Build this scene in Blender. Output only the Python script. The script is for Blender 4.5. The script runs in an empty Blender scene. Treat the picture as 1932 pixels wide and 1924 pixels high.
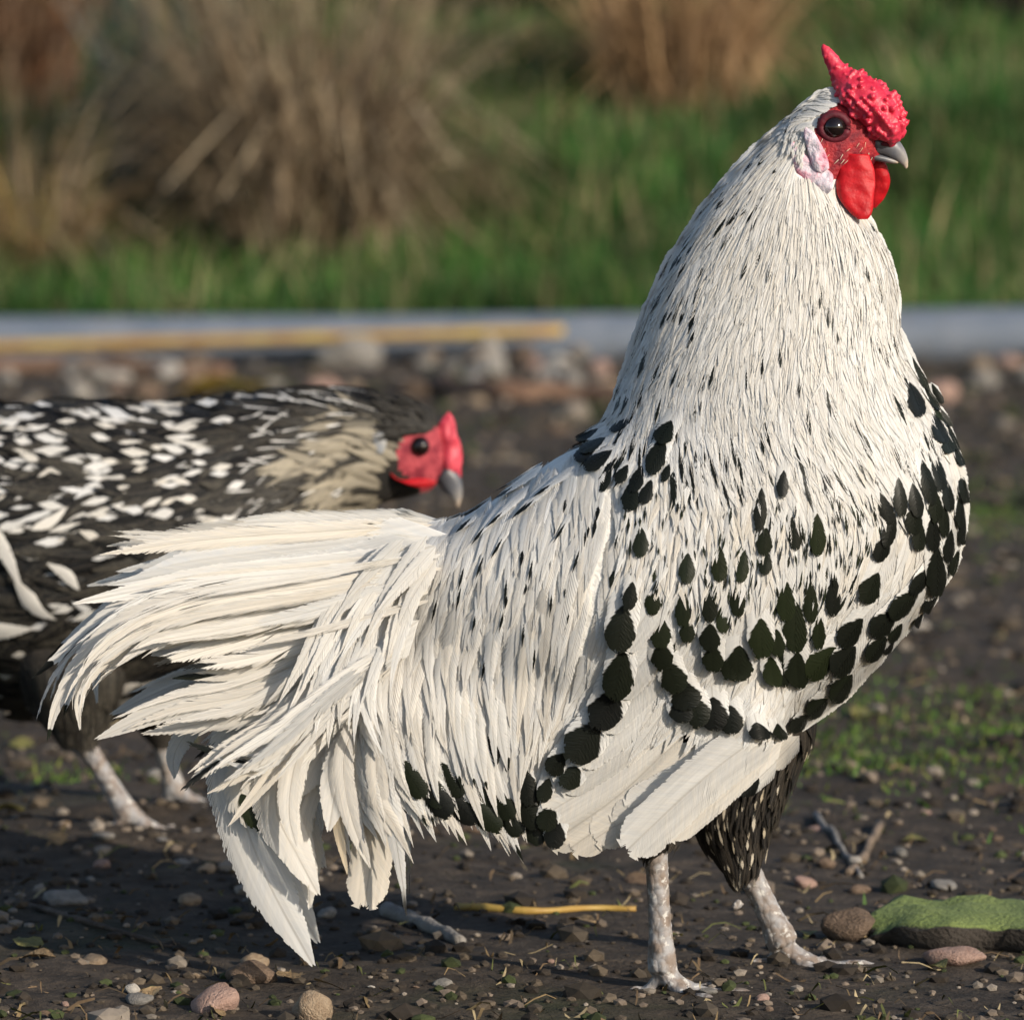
import bpy, bmesh, math, random
import numpy as np
from mathutils import Vector, Matrix

random.seed(7)
rng = np.random.default_rng(11)
R = math.radians
scene = bpy.context.scene
col = scene.collection

# ------------------------------------------------------------------ camera
F, U0, V0 = 10400.0, 966.0, 962.0           # focal length and centre in photo units (1932 wide)
PITCH = R(4.74)
CAM = np.array([0.0, -2.6, 0.436])
cam_d = bpy.data.cameras.new('camera')
cam_d.sensor_fit = 'HORIZONTAL'
cam_d.sensor_width = 36.0
cam_d.lens = F / 1932.0 * 36.0
cam_d.clip_start = 0.05
cam_d.clip_end = 1000
cam_d.dof.use_dof = True
cam_d.dof.focus_distance = 2.55
cam_d.dof.aperture_fstop = 14.0
cam = bpy.data.objects.new('camera', cam_d)
cam.location = CAM
cam.rotation_euler = (R(90) - PITCH, 0, 0)
col.objects.link(cam)
scene.camera = cam

# ------------------------------------------------------------------ sky, sun, exposure
SUN_EL, SUN_AZ = R(23), R(47)                # azimuth: to the right of straight behind the camera
world = bpy.data.worlds.new('World')
scene.world = world
world.use_nodes = True
wn = world.node_tree
bg = wn.nodes['Background']
sky = wn.nodes.new('ShaderNodeTexSky')
sky.sky_type = 'NISHITA'
sky.sun_disc = False
sky.sun_elevation = SUN_EL
sun_dir = Vector((math.sin(SUN_AZ) * math.cos(SUN_EL), -math.cos(SUN_AZ) * math.cos(SUN_EL), math.sin(SUN_EL)))
sky.sun_rotation = math.atan2(sun_dir.x, sun_dir.y)
wn.links.new(sky.outputs[0], bg.inputs[0])
bg.inputs[1].default_value = 0.11
sun_d = bpy.data.lights.new('sun', 'SUN')
sun_d.energy = 4.0
sun_d.angle = R(0.5)
sun_d.color = (1.0, 0.90, 0.76)
sun = bpy.data.objects.new('sun', sun_d)
sun.rotation_euler = sun_dir.to_track_quat('Z', 'Y').to_euler()
sun.location = sun_dir * 20
col.objects.link(sun)
scene.view_settings.view_transform = 'Standard'
scene.view_settings.look = 'None'
scene.view_settings.exposure = 0.38
scene.view_settings.gamma = 1.0
scene.view_settings.use_curve_mapping = False
scene.render.engine = 'CYCLES'
scene.cycles.max_bounces = 5
scene.cycles.diffuse_bounces = 2
scene.cycles.glossy_bounces = 2
scene.cycles.caustics_reflective = False
scene.cycles.caustics_refractive = False


# ------------------------------------------------------------------ pixel <-> world helpers
CP, SP = math.cos(PITCH), math.sin(PITCH)


def P(u, v, y):
    """photo point at world depth y -> world position (arrays)"""
    u = np.asarray(u, float); v = np.asarray(v, float); y = np.asarray(y, float)
    dx = (u - U0) / F; dz = (V0 - v) / F
    dy = CP + dz * SP; dzz = -SP + dz * CP
    t = (y - CAM[1]) / dy
    return np.stack(np.broadcast_arrays(CAM[0] + t * dx, y + 0 * t, CAM[2] + t * dzz), -1)


def pix(p):
    q = np.asarray(p, float) - CAM
    fw = q[..., 1] * CP - q[..., 2] * SP
    up = q[..., 1] * SP + q[..., 2] * CP
    return U0 + F * q[..., 0] / fw, V0 - F * up / fw


def lerp_noise2(x, y, seed=0):
    """smooth value noise, arrays in, -1..1 out"""
    x = np.asarray(x, float); y = np.asarray(y, float)
    xi = np.floor(x); yi = np.floor(y); fx = x - xi; fy = y - yi
    fx = fx * fx * (3 - 2 * fx); fy = fy * fy * (3 - 2 * fy)

    def h(a, b):
        n = np.sin(a * 127.1 + b * 311.7 + seed * 74.7) * 43758.5453
        return (n - np.floor(n)) * 2 - 1
    return (h(xi, yi) * (1 - fx) + h(xi + 1, yi) * fx) * (1 - fy) + (h(xi, yi + 1) * (1 - fx) + h(xi + 1, yi + 1) * fx) * fy


def gz(x, y):
    """ground height"""
    x = np.asarray(x, float); y = np.asarray(y, float)
    n = 0.006 * lerp_noise2(x * 9, y * 9, 1) + 0.004 * lerp_noise2(x * 22, y * 22, 2) + 0.002 * lerp_noise2(x * 60, y * 60, 3)
    near = np.clip((np.hypot(x - 0.12, y) - 0.08) / 0.4, 0.25, 1)
    t = np.clip((y - 5.55) / 1.2, 0, 1)
    bank = t * t * (3 - 2 * t) * 0.17 + np.clip(y - 6.3, 0, 30) * 0.17
    bank = bank + t * 0.05 * lerp_noise2(x * 1.6, y * 1.6, 5)
    return n * near + bank - 0.002


def ground_at(u, v):
    """world point of the ground under a photo point"""
    y = 0.0
    for _ in range(40):
        p = P(u, v, y)
        # move along the ray towards the ground
        dz = (V0 - v) / F
        slope = (-SP + dz * CP) / (CP + dz * SP)
        g = float(gz(p[0], y))
        if abs(slope) < 1e-4:
            slope = -1e-4
        y = y + 0.7 * (g - p[2]) / slope
        y = min(max(y, -1.5), 12)
    p = P(u, v, y)
    return Vector((p[0], p[1], float(gz(p[0], p[1]))))


# ------------------------------------------------------------------ object helpers
def tag(o, label=None, cat=None, group=None, kind=None):
    if label: o['label'] = label
    if cat: o['category'] = cat
    if group: o['group'] = group
    if kind: o['kind'] = kind
    return o


def empty(name, loc):
    o = bpy.data.objects.new(name, None)
    o.empty_display_size = 0.05
    o.location = loc
    col.objects.link(o)
    return o


def fast_mesh(name, verts, faces, mat, attrs=None, smooth=True):
    """faces: int array (n,3) or (n,4)"""
    me = bpy.data.meshes.new(name)
    verts = np.asarray(verts, np.float32); faces = np.asarray(faces, np.int32)
    k = faces.shape[1]
    me.vertices.add(len(verts)); me.vertices.foreach_set('co', verts.ravel())
    me.loops.add(faces.size); me.loops.foreach_set('vertex_index', faces.ravel())
    me.polygons.add(len(faces))
    me.polygons.foreach_set('loop_start', np.arange(0, faces.size, k, dtype=np.int32))
    me.polygons.foreach_set('loop_total', np.full(len(faces), k, np.int32))
    me.polygons.foreach_set('use_smooth', np.full(len(faces), smooth, bool))
    if attrs:
        for nm, (typ, arr) in attrs.items():
            a = me.attributes.new(nm, typ, 'POINT')
            a.data.foreach_set('vector' if typ == 'FLOAT_VECTOR' else 'color', np.asarray(arr, np.float32).ravel())
    me.update(calc_edges=True)
    me.validate()
    if mat: me.materials.append(mat)
    return me


def link(name, me, parent=None, origin=None):
    o = bpy.data.objects.new(name, me)
    col.objects.link(o)
    if parent is not None:
        o.parent = parent
        o.matrix_parent_inverse = Matrix.Translation(parent.location).inverted()
    return o


# ------------------------------------------------------------------ material helpers
class NT:
    def __init__(self, name):
        self.m = bpy.data.materials.new(name)
        self.m.use_nodes = True
        self.t = self.m.node_tree
        self.p = self.t.nodes['Principled BSDF']
        self.out = self.t.nodes['Material Output']

    def n(self, typ, **kw):
        nd = self.t.nodes.new(typ)
        for k, v in kw.items():
            setattr(nd, k, v)
        return nd

    def l(self, a, b):
        self.t.links.new(a, b)

    def set(self, sock, v):
        if hasattr(v, 'links'):
            self.l(v, sock)
        else:
            sock.default_value = v

    def math(self, op, a, b=0.0, c=0.0, clamp=False):
        nd = self.n('ShaderNodeMath', operation=op, use_clamp=clamp)
        self.set(nd.inputs[0], a); self.set(nd.inputs[1], b); self.set(nd.inputs[2], c)
        return nd.outputs[0]

    def mix(self, f, a, b, mode='MIX'):
        nd = self.n('ShaderNodeMix', data_type='RGBA', blend_type=mode)
        self.set(nd.inputs[0], f)
        for s, v in ((nd.inputs[6], a), (nd.inputs[7], b)):
            if hasattr(v, 'links'): self.l(v, s)
            else: s.default_value = (*v, 1) if len(v) == 3 else v
        return nd.outputs[2]

    def noise(self, scale, detail=3, vec=None, rough=0.55, dist=0.0):
        nd = self.n('ShaderNodeTexNoise')
        nd.inputs['Scale'].default_value = scale
        nd.inputs['Detail'].default_value = detail
        nd.inputs['Roughness'].default_value = rough
        nd.inputs['Distortion'].default_value = dist
        if vec is not None: self.l(vec, nd.inputs['Vector'])
        return nd

    def ramp(self, fac, stops):
        nd = self.n('ShaderNodeValToRGB')
        e = nd.color_ramp.elements
        while len(e) < len(stops): e.new(0.5)
        for i, (p, c) in enumerate(stops):
            e[i].position = p; e[i].color = (*c, 1)
        self.set(nd.inputs[0], fac)
        return nd.outputs[0]

    def smooth(self, v, a, b):
        nd = self.n('ShaderNodeMapRange', interpolation_type='SMOOTHSTEP')
        self.set(nd.inputs[0], v); nd.inputs[1].default_value = a; nd.inputs[2].default_value = b
        return nd.outputs[0]

    def bump(self, h, strength=0.5, dist=0.001):
        nd = self.n('ShaderNodeBump')
        nd.inputs['Strength'].default_value = strength
        nd.inputs['Distance'].default_value = dist
        self.l(h, nd.inputs['Height'])
        self.l(nd.outputs[0], self.p.inputs['Normal'])
        return nd

    def obj(self):
        return self.n('ShaderNodeTexCoord').outputs['Object']


def feather_mat(name, base, base_b, tip, tip_b, translucent=0.32):
    """fuv = (across -1..1, along 0..1, random); fp = (mark start, mark width, tone, warmth)"""
    g = NT(name)
    a = g.n('ShaderNodeAttribute', attribute_name='fuv')
    b = g.n('ShaderNodeAttribute', attribute_name='fp')
    sx = g.n('ShaderNodeSeparateXYZ'); g.l(a.outputs['Vector'], sx.inputs[0])
    x, s, rnd = sx.outputs
    sc = g.n('ShaderNodeSeparateXYZ'); g.l(b.outputs['Vector'], sc.inputs[0])
    sp0, wid, tone = sc.outputs
    warm = b.outputs['Alpha']
    ax = g.math('ABSOLUTE', x)
    # barb coordinate: runs along each barb
    bc = g.math('SUBTRACT', s, g.math('MULTIPLY', ax, 0.12))
    cv = g.n('ShaderNodeCombineXYZ')
    g.l(g.math('MULTIPLY', x, 1.5), cv.inputs[0]); g.l(g.math('MULTIPLY', bc, 38.0), cv.inputs[1]); g.l(g.math('MULTIPLY', rnd, 91.0), cv.inputs[2])
    nz = g.noise(1.0, 3, cv.outputs[0]).outputs['Fac']
    d = g.math('DIVIDE', g.math('SUBTRACT', s, sp0), g.math('MAXIMUM', g.math('SUBTRACT', 1.0, sp0), 0.02), clamp=True)
    w = g.math('MULTIPLY', wid, g.math('POWER', d, 0.62))
    e = g.math('ADD', g.math('SUBTRACT', w, ax), g.math('MULTIPLY', g.math('SUBTRACT', nz, 0.5), 0.45))
    mask = g.math('MULTIPLY', g.smooth(e, -0.03, 0.10), g.math('GREATER_THAN', d, 0.001))
    wf = g.math('ADD', warm, g.math('MULTIPLY', g.math('SUBTRACT', nz, 0.5), 0.35), clamp=True)
    bcol = g.mix(wf, base, base_b)
    val = g.math('ADD', g.math('MULTIPLY', nz, 0.22), g.math('ADD', g.math('MULTIPLY', rnd, 0.10), 0.80))
    cf = g.n('ShaderNodeCombineXYZ')
    g.l(g.math('MULTIPLY', x, 7.0), cf.inputs[0]); g.l(g.math('MULTIPLY', s, 3.0), cf.inputs[1]); g.l(g.math('MULTIPLY', rnd, 57.0), cf.inputs[2])
    fib = g.noise(1.0, 2, cf.outputs[0]).outputs['Fac']
    val = g.math('ADD', val, g.math('MULTIPLY', g.math('SUBTRACT', fib, 0.5), 0.42))
    hv = g.n('ShaderNodeHueSaturation'); g.l(bcol, hv.inputs['Color']); g.l(val, hv.inputs['Value'])
    tcol = g.mix(tone, tip, tip_b)
    sh = g.math('MULTIPLY', g.smooth(ax, 0.055, 0.02), 0.28)
    cfin = g.mix(mask, g.mix(sh, hv.outputs[0], (0.30, 0.25, 0.19)), tcol)
    g.l(cfin, g.p.inputs['Base Color'])
    g.l(g.math('SUBTRACT', 0.62, g.math('MULTIPLY', mask, 0.22)), g.p.inputs['Roughness'])
    g.p.inputs['Specular IOR Level'].default_value = 0.3
    g.bump(nz, 0.35, 0.0006)
    tr = g.n('ShaderNodeBsdfTranslucent'); g.l(cfin, tr.inputs[0])
    mx = g.n('ShaderNodeMixShader'); mx.inputs[0].default_value = translucent
    g.l(g.p.outputs[0], mx.inputs[1]); g.l(tr.outputs[0], mx.inputs[2]); g.l(mx.outputs[0], g.out.inputs[0])
    return g.m


def simple_mat(name, c1, c2, scale, rough=0.6, bump=0.4, bdist=0.001, spec=0.4, sss=0.0, detail=4, obj_random=0.0):
    g = NT(name)
    vec = g.obj()
    nz = g.noise(scale, detail, vec).outputs['Fac']
    c = g.mix(g.smooth(nz, 0.3, 0.7), c1, c2)
    if obj_random:
        oi = g.n('ShaderNodeObjectInfo')
        hs = g.n('ShaderNodeHueSaturation'); g.l(c, hs.inputs['Color'])
        g.l(g.math('ADD', g.math('MULTIPLY', oi.outputs['Random'], obj_random), 1 - obj_random / 2), hs.inputs['Value'])
        c = hs.outputs[0]
    g.l(c, g.p.inputs['Base Color'])
    g.p.inputs['Roughness'].default_value = rough
    g.p.inputs['Specular IOR Level'].default_value = spec
    if sss:
        g.p.inputs['Subsurface Weight'].default_value = sss
        g.p.inputs['Subsurface Radius'].default_value = (0.004, 0.0012, 0.0008)
        g.p.inputs['Subsurface Scale'].default_value = 1.0
    nz2 = g.noise(scale * 4, 4, vec).outputs['Fac']
    g.bump(nz2, bump, bdist)
    return g.m


M = {}
M['feather'] = feather_mat('white_feather', (0.80, 0.80, 0.79), (0.76, 0.62, 0.42), (0.009, 0.010, 0.009), (0.021, 0.028, 0.012))
M['dark_feather'] = feather_mat('dark_feather', (0.013, 0.012, 0.012), (0.075, 0.058, 0.04), (0.50, 0.42, 0.30), (0.72, 0.70, 0.66), 0.1)
M['hen_feather'] = feather_mat('hen_feather', (0.0055, 0.0055, 0.006), (0.42, 0.37, 0.28), (0.74, 0.73, 0.71), (0.66, 0.60, 0.50), 0.1)
M['down'] = simple_mat('white_down', (0.66, 0.65, 0.62), (0.76, 0.75, 0.72), 60, 0.9, 0.6, 0.002)
M['dark_down'] = simple_mat('dark_down', (0.012, 0.011, 0.010), (0.03, 0.024, 0.018), 60, 0.9, 0.6, 0.002)
M['comb'] = simple_mat('comb_red', (0.46, 0.008, 0.034), (0.62, 0.04, 0.08), 180, 0.42, 0.5, 0.0007, 0.5, 0.25)
M['wattle'] = simple_mat('wattle_red', (0.36, 0.003, 0.008), (0.50, 0.008, 0.014), 200, 0.5, 0.4, 0.0006, 0.3, 0.2)
M['face'] = simple_mat('face_skin', (0.13, 0.006, 0.016), (0.38, 0.022, 0.028), 170, 0.6, 0.9, 0.0010, 0.3, 0.1)
M['eye'] = simple_mat('eye_dark', (0.006, 0.004, 0.004), (0.012, 0.006, 0.005), 60, 0.06, 0.0, 0.0001, 0.6)
M['lid'] = simple_mat('eyelid_skin', (0.055, 0.006, 0.012), (0.12, 0.010, 0.02), 200, 0.6, 0.6, 0.0005, 0.3)
M['hen_comb'] = simple_mat('hen_comb_pink', (0.46, 0.025, 0.055), (0.58, 0.07, 0.10), 150, 0.5, 0.4, 0.001, 0.4, 0.2)


def build_lobe_mat():
    g = NT('earlobe_skin')
    v = g.obj()
    a = g.noise(130, 4, v).outputs['Fac']
    c = g.mix(g.smooth(a, 0.40, 0.70), (0.58, 0.52, 0.58), (0.56, 0.16, 0.24))
    g.l(c, g.p.inputs['Base Color'])
    g.p.inputs['Roughness'].default_value = 0.55
    g.p.inputs['Subsurface Weight'].default_value = 0.15
    g.p.inputs['Subsurface Radius'].default_value = (0.003, 0.001, 0.0008)
    g.bump(g.noise(260, 4, v).outputs['Fac'], 0.9, 0.0022)
    return g.m


def build_beak_mat():
    g = NT('beak_horn')
    v = g.n('ShaderNodeAttribute', attribute_name='along').outputs['Fac']
    nz = g.noise(400, 3, g.obj()).outputs['Fac']
    f = g.math('ADD', v, g.math('MULTIPLY', g.math('SUBTRACT', nz, 0.5), 0.2))
    c = g.ramp(f, [(0.0, (0.05, 0.048, 0.055)), (0.45, (0.11, 0.115, 0.13)), (0.75, (0.26, 0.24, 0.225)), (1.0, (0.55, 0.42, 0.31))])
    g.l(c, g.p.inputs['Base Color'])
    g.p.inputs['Roughness'].default_value = 0.4
    g.bump(nz, 0.3, 0.0003)
    return g.m


def build_leg_mat():
    g = NT('scaly_leg')
    v = g.obj()
    mp = g.n('ShaderNodeMapping'); g.l(v, mp.inputs[0]); mp.inputs['Scale'].default_value = (1, 1, 0.75)
    vo = g.n('ShaderNodeTexVoronoi'); vo.inputs['Scale'].default_value = 260; g.l(mp.outputs[0], vo.inputs[0])
    nz = g.noise(120, 5, v).outputs['Fac']
    c = g.mix(g.smooth(nz, 0.35, 0.65), (0.30, 0.295, 0.30), (0.20, 0.155, 0.125))
    c = g.mix(g.smooth(g.noise(300, 3, v).outputs['Fac'], 0.56, 0.66), c, (0.50, 0.48, 0.45))
    c = g.mix(g.math('MULTIPLY', g.smooth(vo.outputs['Distance'], 0.55, 0.95), 0.75), c, (0.13, 0.10, 0.08))
    g.l(c, g.p.inputs['Base Color'])
    g.p.inputs['Roughness'].default_value = 0.75
    g.bump(g.math('SUBTRACT', g.math('MULTIPLY', nz, 0.8), vo.outputs['Distance']), 0.8, 0.0012)
    return g.m


M['lobe'] = build_lobe_mat()
M['beak'] = build_beak_mat()
M['leg'] = build_leg_mat()


# ------------------------------------------------------------------ lofts in photo space
def catmull(pts, n):
    pts = np.asarray(pts, float)
    q = np.vstack([2 * pts[0] - pts[1], pts, 2 * pts[-1] - pts[-2]])
    t = np.linspace(0, len(pts) - 1 - 1e-9, n)
    i = t.astype(int); f = (t - i)[:, None]
    p0, p1, p2, p3 = q[i], q[i + 1], q[i + 2], q[i + 3]
    return 0.5 * ((2 * p1) + (-p0 + p2) * f + (2 * p0 - 5 * p1 + 4 * p2 - p3) * f ** 2 + (-p0 + 3 * p1 - 3 * p2 + p3) * f ** 3)


class Loft:
    """solid whose outline in the photo is given by stations (Au,Av,Bu,Bv,halfwidth); symmetric about the plane y=yc"""

    def __init__(self, stations, yc, rings=48, half=14, power=0.85, yslope=None):
        st = catmull(stations, rings)
        px = (yc - CAM[1]) / F
        th = np.linspace(0, math.pi, half + 1)
        c = (st[:, None, 0:2] + st[:, None, 2:4]) / 2
        e = (st[:, None, 0:2] - st[:, None, 2:4]) / 2
        uv = c + e * np.cos(th)[None, :, None]
        w = np.maximum(st[:, 4], 1)[:, None] * px
        ycs = np.full(rings, yc) if yslope is None else np.linspace(yslope[0], yslope[1], rings)
        y = ycs[:, None] - w * np.sin(th)[None, :] ** power
        y[:, 0] = ycs; y[:, -1] = ycs
        self.uv, self.y, self.yc = uv, y, yc
        near = P(uv[..., 0], uv[..., 1], y)
        self.near = near
        far = near[:, 1:-1][:, ::-1].copy()
        far[..., 1] = 2 * ycs[:, None] - far[..., 1]
        full = np.concatenate([near, far], 1)
        m = full.shape[1]
        self.ring = m
        self.verts = full.reshape(-1, 3)
        quads = []
        for i in range(rings - 1):
            for j in range(m):
                a = i * m + j; b = i * m + (j + 1) % m
                quads.append((a, b, b + m, a + m))
        self.quads = quads
        self.rings = rings

    def tris(self):
        t = []
        for a, b, c, d in self.quads:
            t.append((a, b, c)); t.append((a, c, d))
        m = self.ring
        n0 = len(self.verts); vs = np.vstack([self.verts, self.verts[:m].mean(0), self.verts[-m:].mean(0)])
        last = (self.rings - 1) * m
        for j in range(m):
            t.append((n0, (j + 1) % m, j)); t.append((n0 + 1, last + j, last + (j + 1) % m))
        return vs, np.array(t)

    def along(self):
        a = np.repeat(np.linspace(0, 1, self.rings), self.ring)
        return np.concatenate([a, [0, 1]])


class Field:
    """near surface of one or more lofts seen from the camera: depth and normal on a photo grid"""

    def __init__(self, lofts, box, step=4.0, fill=40):
        self.box, self.step = box, step
        nu = int((box[2] - box[0]) / step) + 1; nv = int((box[3] - box[1]) / step) + 1
        Y = np.full((nv, nu), np.inf)
        for lf in lofts:
            uv, y = lf.uv, lf.y
            r, h = y.shape
            for i in range(r - 1):
                for j in range(h - 1):
                    for tri in (((i, j), (i, j + 1), (i + 1, j + 1)), ((i, j), (i + 1, j + 1), (i + 1, j))):
                        p = np.array([uv[k] for k in tri]); d = np.array([y[k] for k in tri])
                        g = (p - np.array(box[:2])) / step
                        lo = np.maximum(np.ceil(g.min(0)).astype(int), 0)
                        hi = np.minimum(np.floor(g.max(0)).astype(int), [nu - 1, nv - 1])
                        if (hi < lo).any(): continue
                        gx, gy = np.meshgrid(np.arange(lo[0], hi[0] + 1), np.arange(lo[1], hi[1] + 1))
                        den = (g[1, 1] - g[2, 1]) * (g[0, 0] - g[2, 0]) + (g[2, 0] - g[1, 0]) * (g[0, 1] - g[2, 1])
                        if abs(den) < 1e-9: continue
                        w0 = ((g[1, 1] - g[2, 1]) * (gx - g[2, 0]) + (g[2, 0] - g[1, 0]) * (gy - g[2, 1])) / den
                        w1 = ((g[2, 1] - g[0, 1]) * (gx - g[2, 0]) + (g[0, 0] - g[2, 0]) * (gy - g[2, 1])) / den
                        w2 = 1 - w0 - w1
                        ok = (w0 >= -1e-6) & (w1 >= -1e-6) & (w2 >= -1e-6)
                        val = w0 * d[0] + w1 * d[1] + w2 * d[2]
                        sub = Y[lo[1]:hi[1] + 1, lo[0]:hi[0] + 1]
                        np.copyto(sub, np.minimum(sub, np.where(ok, val, np.inf)))
        self.inside = np.isfinite(Y)
        yc = lofts[0].yc
        Yf = np.where(self.inside, Y, 0.0); K = self.inside.astype(float)
        for _ in range(fill):
            s = np.zeros_like(Yf); k = np.zeros_like(K)
            for dv, du in ((1, 0), (-1, 0), (0, 1), (0, -1)):
                s += np.roll(Yf * K, (dv, du), (0, 1)); k += np.roll(K, (dv, du), (0, 1))
            new = (K == 0) & (k > 0)
            Yf[new] = np.minimum(s[new] / k[new] + 0.0006, yc)
            K[new] = 1
        Yf[K == 0] = yc
        for _ in range(3):
            Yf = (Yf + np.roll(Yf, 1, 0) + np.roll(Yf, -1, 0) + np.roll(Yf, 1, 1) + np.roll(Yf, -1, 1)) / 5
        px = (yc - CAM[1]) / F
        gv, gu = np.gradient(Yf, step * px)
        n = np.stack([gu, -np.ones_like(gu), -gv], -1)     # x, y, z (v runs down)
        for _ in range(2):
            n = (n + np.roll(n, 1, 0) + np.roll(n, -1, 0) + np.roll(n, 1, 1) + np.roll(n, -1, 1)) / 5
        n[..., 0] = np.clip(n[..., 0], -2.5, 2.5); n[..., 2] = np.clip(n[..., 2], -2.5, 2.5)
        n /= np.linalg.norm(n, axis=-1, keepdims=True)
        self.D = np.concatenate([Yf[..., None], n], -1)
        self.nu, self.nv = nu, nv

    def sample(self, uv):
        g = (uv - np.array(self.box[:2])) / self.step
        g[..., 0] = np.clip(g[..., 0], 0, self.nu - 1.001); g[..., 1] = np.clip(g[..., 1], 0, self.nv - 1.001)
        i = g.astype(int); f = g - i
        D = self.D; a = i[..., 1]; b = i[..., 0]
        fx = f[..., 0:1]; fy = f[..., 1:2]
        return (D[a, b] * (1 - fx) + D[a, b + 1] * fx) * (1 - fy) + (D[a + 1, b] * (1 - fx) + D[a + 1, b + 1] * fx) * fy


# ------------------------------------------------------------------ feathers: shaft with separate barbs
def profile(kind, s):
    s = np.clip(s, 0, 1)
    if kind == 'hackle':
        return np.minimum(1, (s / 0.15 + 0.05) ** 0.6) * (1 - np.clip((s - 0.30) / 0.70, 0, 1) ** 1.5)
    if kind == 'round':
        return np.minimum(1, (s / 0.25 + 0.08) ** 0.7) * np.sqrt(np.clip(1 - np.clip((s - 0.70) / 0.30, 0, 1) ** 2.2, 0, 1))
    if kind == 'tail':
        return np.minimum(1, (s / 0.12 + 0.1) ** 0.6) * (1 - np.clip((s - 0.55) / 0.45, 0, 1) ** 2.0 * 0.96)
    if kind == 'quill':
        return np.minimum(1, (s / 0.1 + 0.25) ** 0.6) * np.sqrt(np.clip(1 - np.clip((s - 0.86) / 0.14, 0, 1) ** 2.0, 0, 1))


def make_template(kind, nb, ratio, fray, seed, cot=1.5):
    """ratio = half width / length. returns s, x, lead, quads"""
    r = np.random.default_rng(seed)
    S, X, Ld, Q = [], [], [], []
    h = 0.9 / nb
    # gaps where the vane is split
    split = r.random(nb) < fray * 0.12
    for side in (-1, 1):
        shift = 0.0
        for k in range(nb):
            s0 = 0.0 + (k + 0.5) / nb * 0.985
            if r.random() < fray * 0.12: shift = r.normal(0, 0.02) * fray
            x = 0.5
            for _ in range(8):
                x = 0.5 * x + 0.5 * float(profile(kind, s0 + x * ratio * cot))
            x *= 1 + r.normal(0, 0.008 + 0.085 * fray)
            x = max(x, 0.03)
            sm = s0 + 0.55 * x * ratio * cot + shift * 0.5
            se = min(s0 + x * ratio * cot + shift, 1.02)
            pe = max(float(profile(kind, se)), 0.03)
            ef = 0.85 - 0.45 * min(fray, 1.2)
            xr = [x * max(float(profile(kind, se + q * hh_)), 0.02) / pe for q, hh_ in ((-1, h * 0.55 * ef), (1, h * 0.55 * ef))]
            xr = [min(max(q, 0.0), x * 1.6) for q in xr]
            n = len(S)
            hw = h * 0.55
            jt = r.normal(0, 0.12)
            for (ss, xx, hh) in ((s0, 0.0, hw), (sm, 0.55 * x, hw * 1.25), (se, None, hw * ef)):
                for q in (-1, 1):
                    xx_ = xr[(q + 1) // 2] if xx is None else xx
                    S.append(ss + q * hh); X.append(side * xx_); Ld.append(q * 0.5 + 0.5 + jt * (xx_ / max(x, .05)))
            if side > 0:
                Q += [(n, n + 1, n + 3, n + 2), (n + 2, n + 3, n + 5, n + 4)]
            else:
                Q += [(n + 1, n, n + 2, n + 3), (n + 3, n + 2, n + 4, n + 5)]
    # shaft
    n = len(S); ks = 8
    for k in range(ks + 1):
        s = k / ks * 0.97
        wx = 0.035 * (1 - 0.8 * s)
        for q in (-1, 1):
            S.append(s); X.append(q * wx); Ld.append(1.15)
    for k in range(ks):
        a = n + 2 * k
        Q.append((a, a + 2, a + 3, a + 1))
    return np.array(S), np.array(X), np.array(Ld), np.array(Q)[:, ::-1].copy()


TPL = {}


def templates(key, kind, nb, ratio, fray, n=6, cot=1.5):
    TPL[key] = [make_template(kind, nb, ratio, fray, 100 * len(TPL) + i, cot) for i in range(n)]


templates('hackle', 'hackle', 14, 0.085, 0.5, 8, 2.2)
templates('fine', 'hackle', 9, 0.05, 1.0, 8, 2.0)
templates('saddle', 'hackle', 26, 0.07, 0.35, 8, 2.0)
templates('spangle', 'round', 17, 0.26, 0.25, 8, 1.0)
templates('covert', 'round', 16, 0.22, 0.5, 8, 1.1)
templates('tail', 'tail', 90, 0.07, 0.25, 8, 2.0)
templates('ragged', 'tail', 64, 0.08, 0.9, 6, 2.0)
templates('quill', 'quill', 70, 0.13, 0.12, 6, 1.2)


ROUND = 0.38


class Bucket:
    def __init__(self):
        self.v, self.f, self.uv, self.fp, self.nr, self.n = [], [], [], [], [], 0

    def add(self, v, f, uv, fp, nr):
        self.nr.append(nr); self.v.append(v); self.f.append(f + self.n); self.uv.append(uv); self.fp.append(fp); self.n += len(v)

    def extend_mirror(self, other, yc):
        for v, f, uv, fp, nr in zip(other.v, other.f, other.uv, other.fp, other.nr):
            self.nr.append(nr * np.array([1, -1, 1]))
            w = v.copy(); w[:, 1] = 2 * yc - w[:, 1]
            self.v.append(w); self.uv.append(uv); self.fp.append(fp)
        # faces already carry absolute offsets of other
        for f in other.f:
            self.f.append(f[:, ::-1] + self.n)
        self.n += other.n

    def mesh(self, name, mat):
        return fast_mesh(name, np.concatenate(self.v), np.concatenate(self.f), mat,
                         {'fuv': ('FLOAT_VECTOR', np.concatenate(self.uv)), 'fp': ('FLOAT_COLOR', np.concatenate(self.fp)), 'custom_normal': ('FLOAT_VECTOR', np.concatenate(self.nr))})


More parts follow.
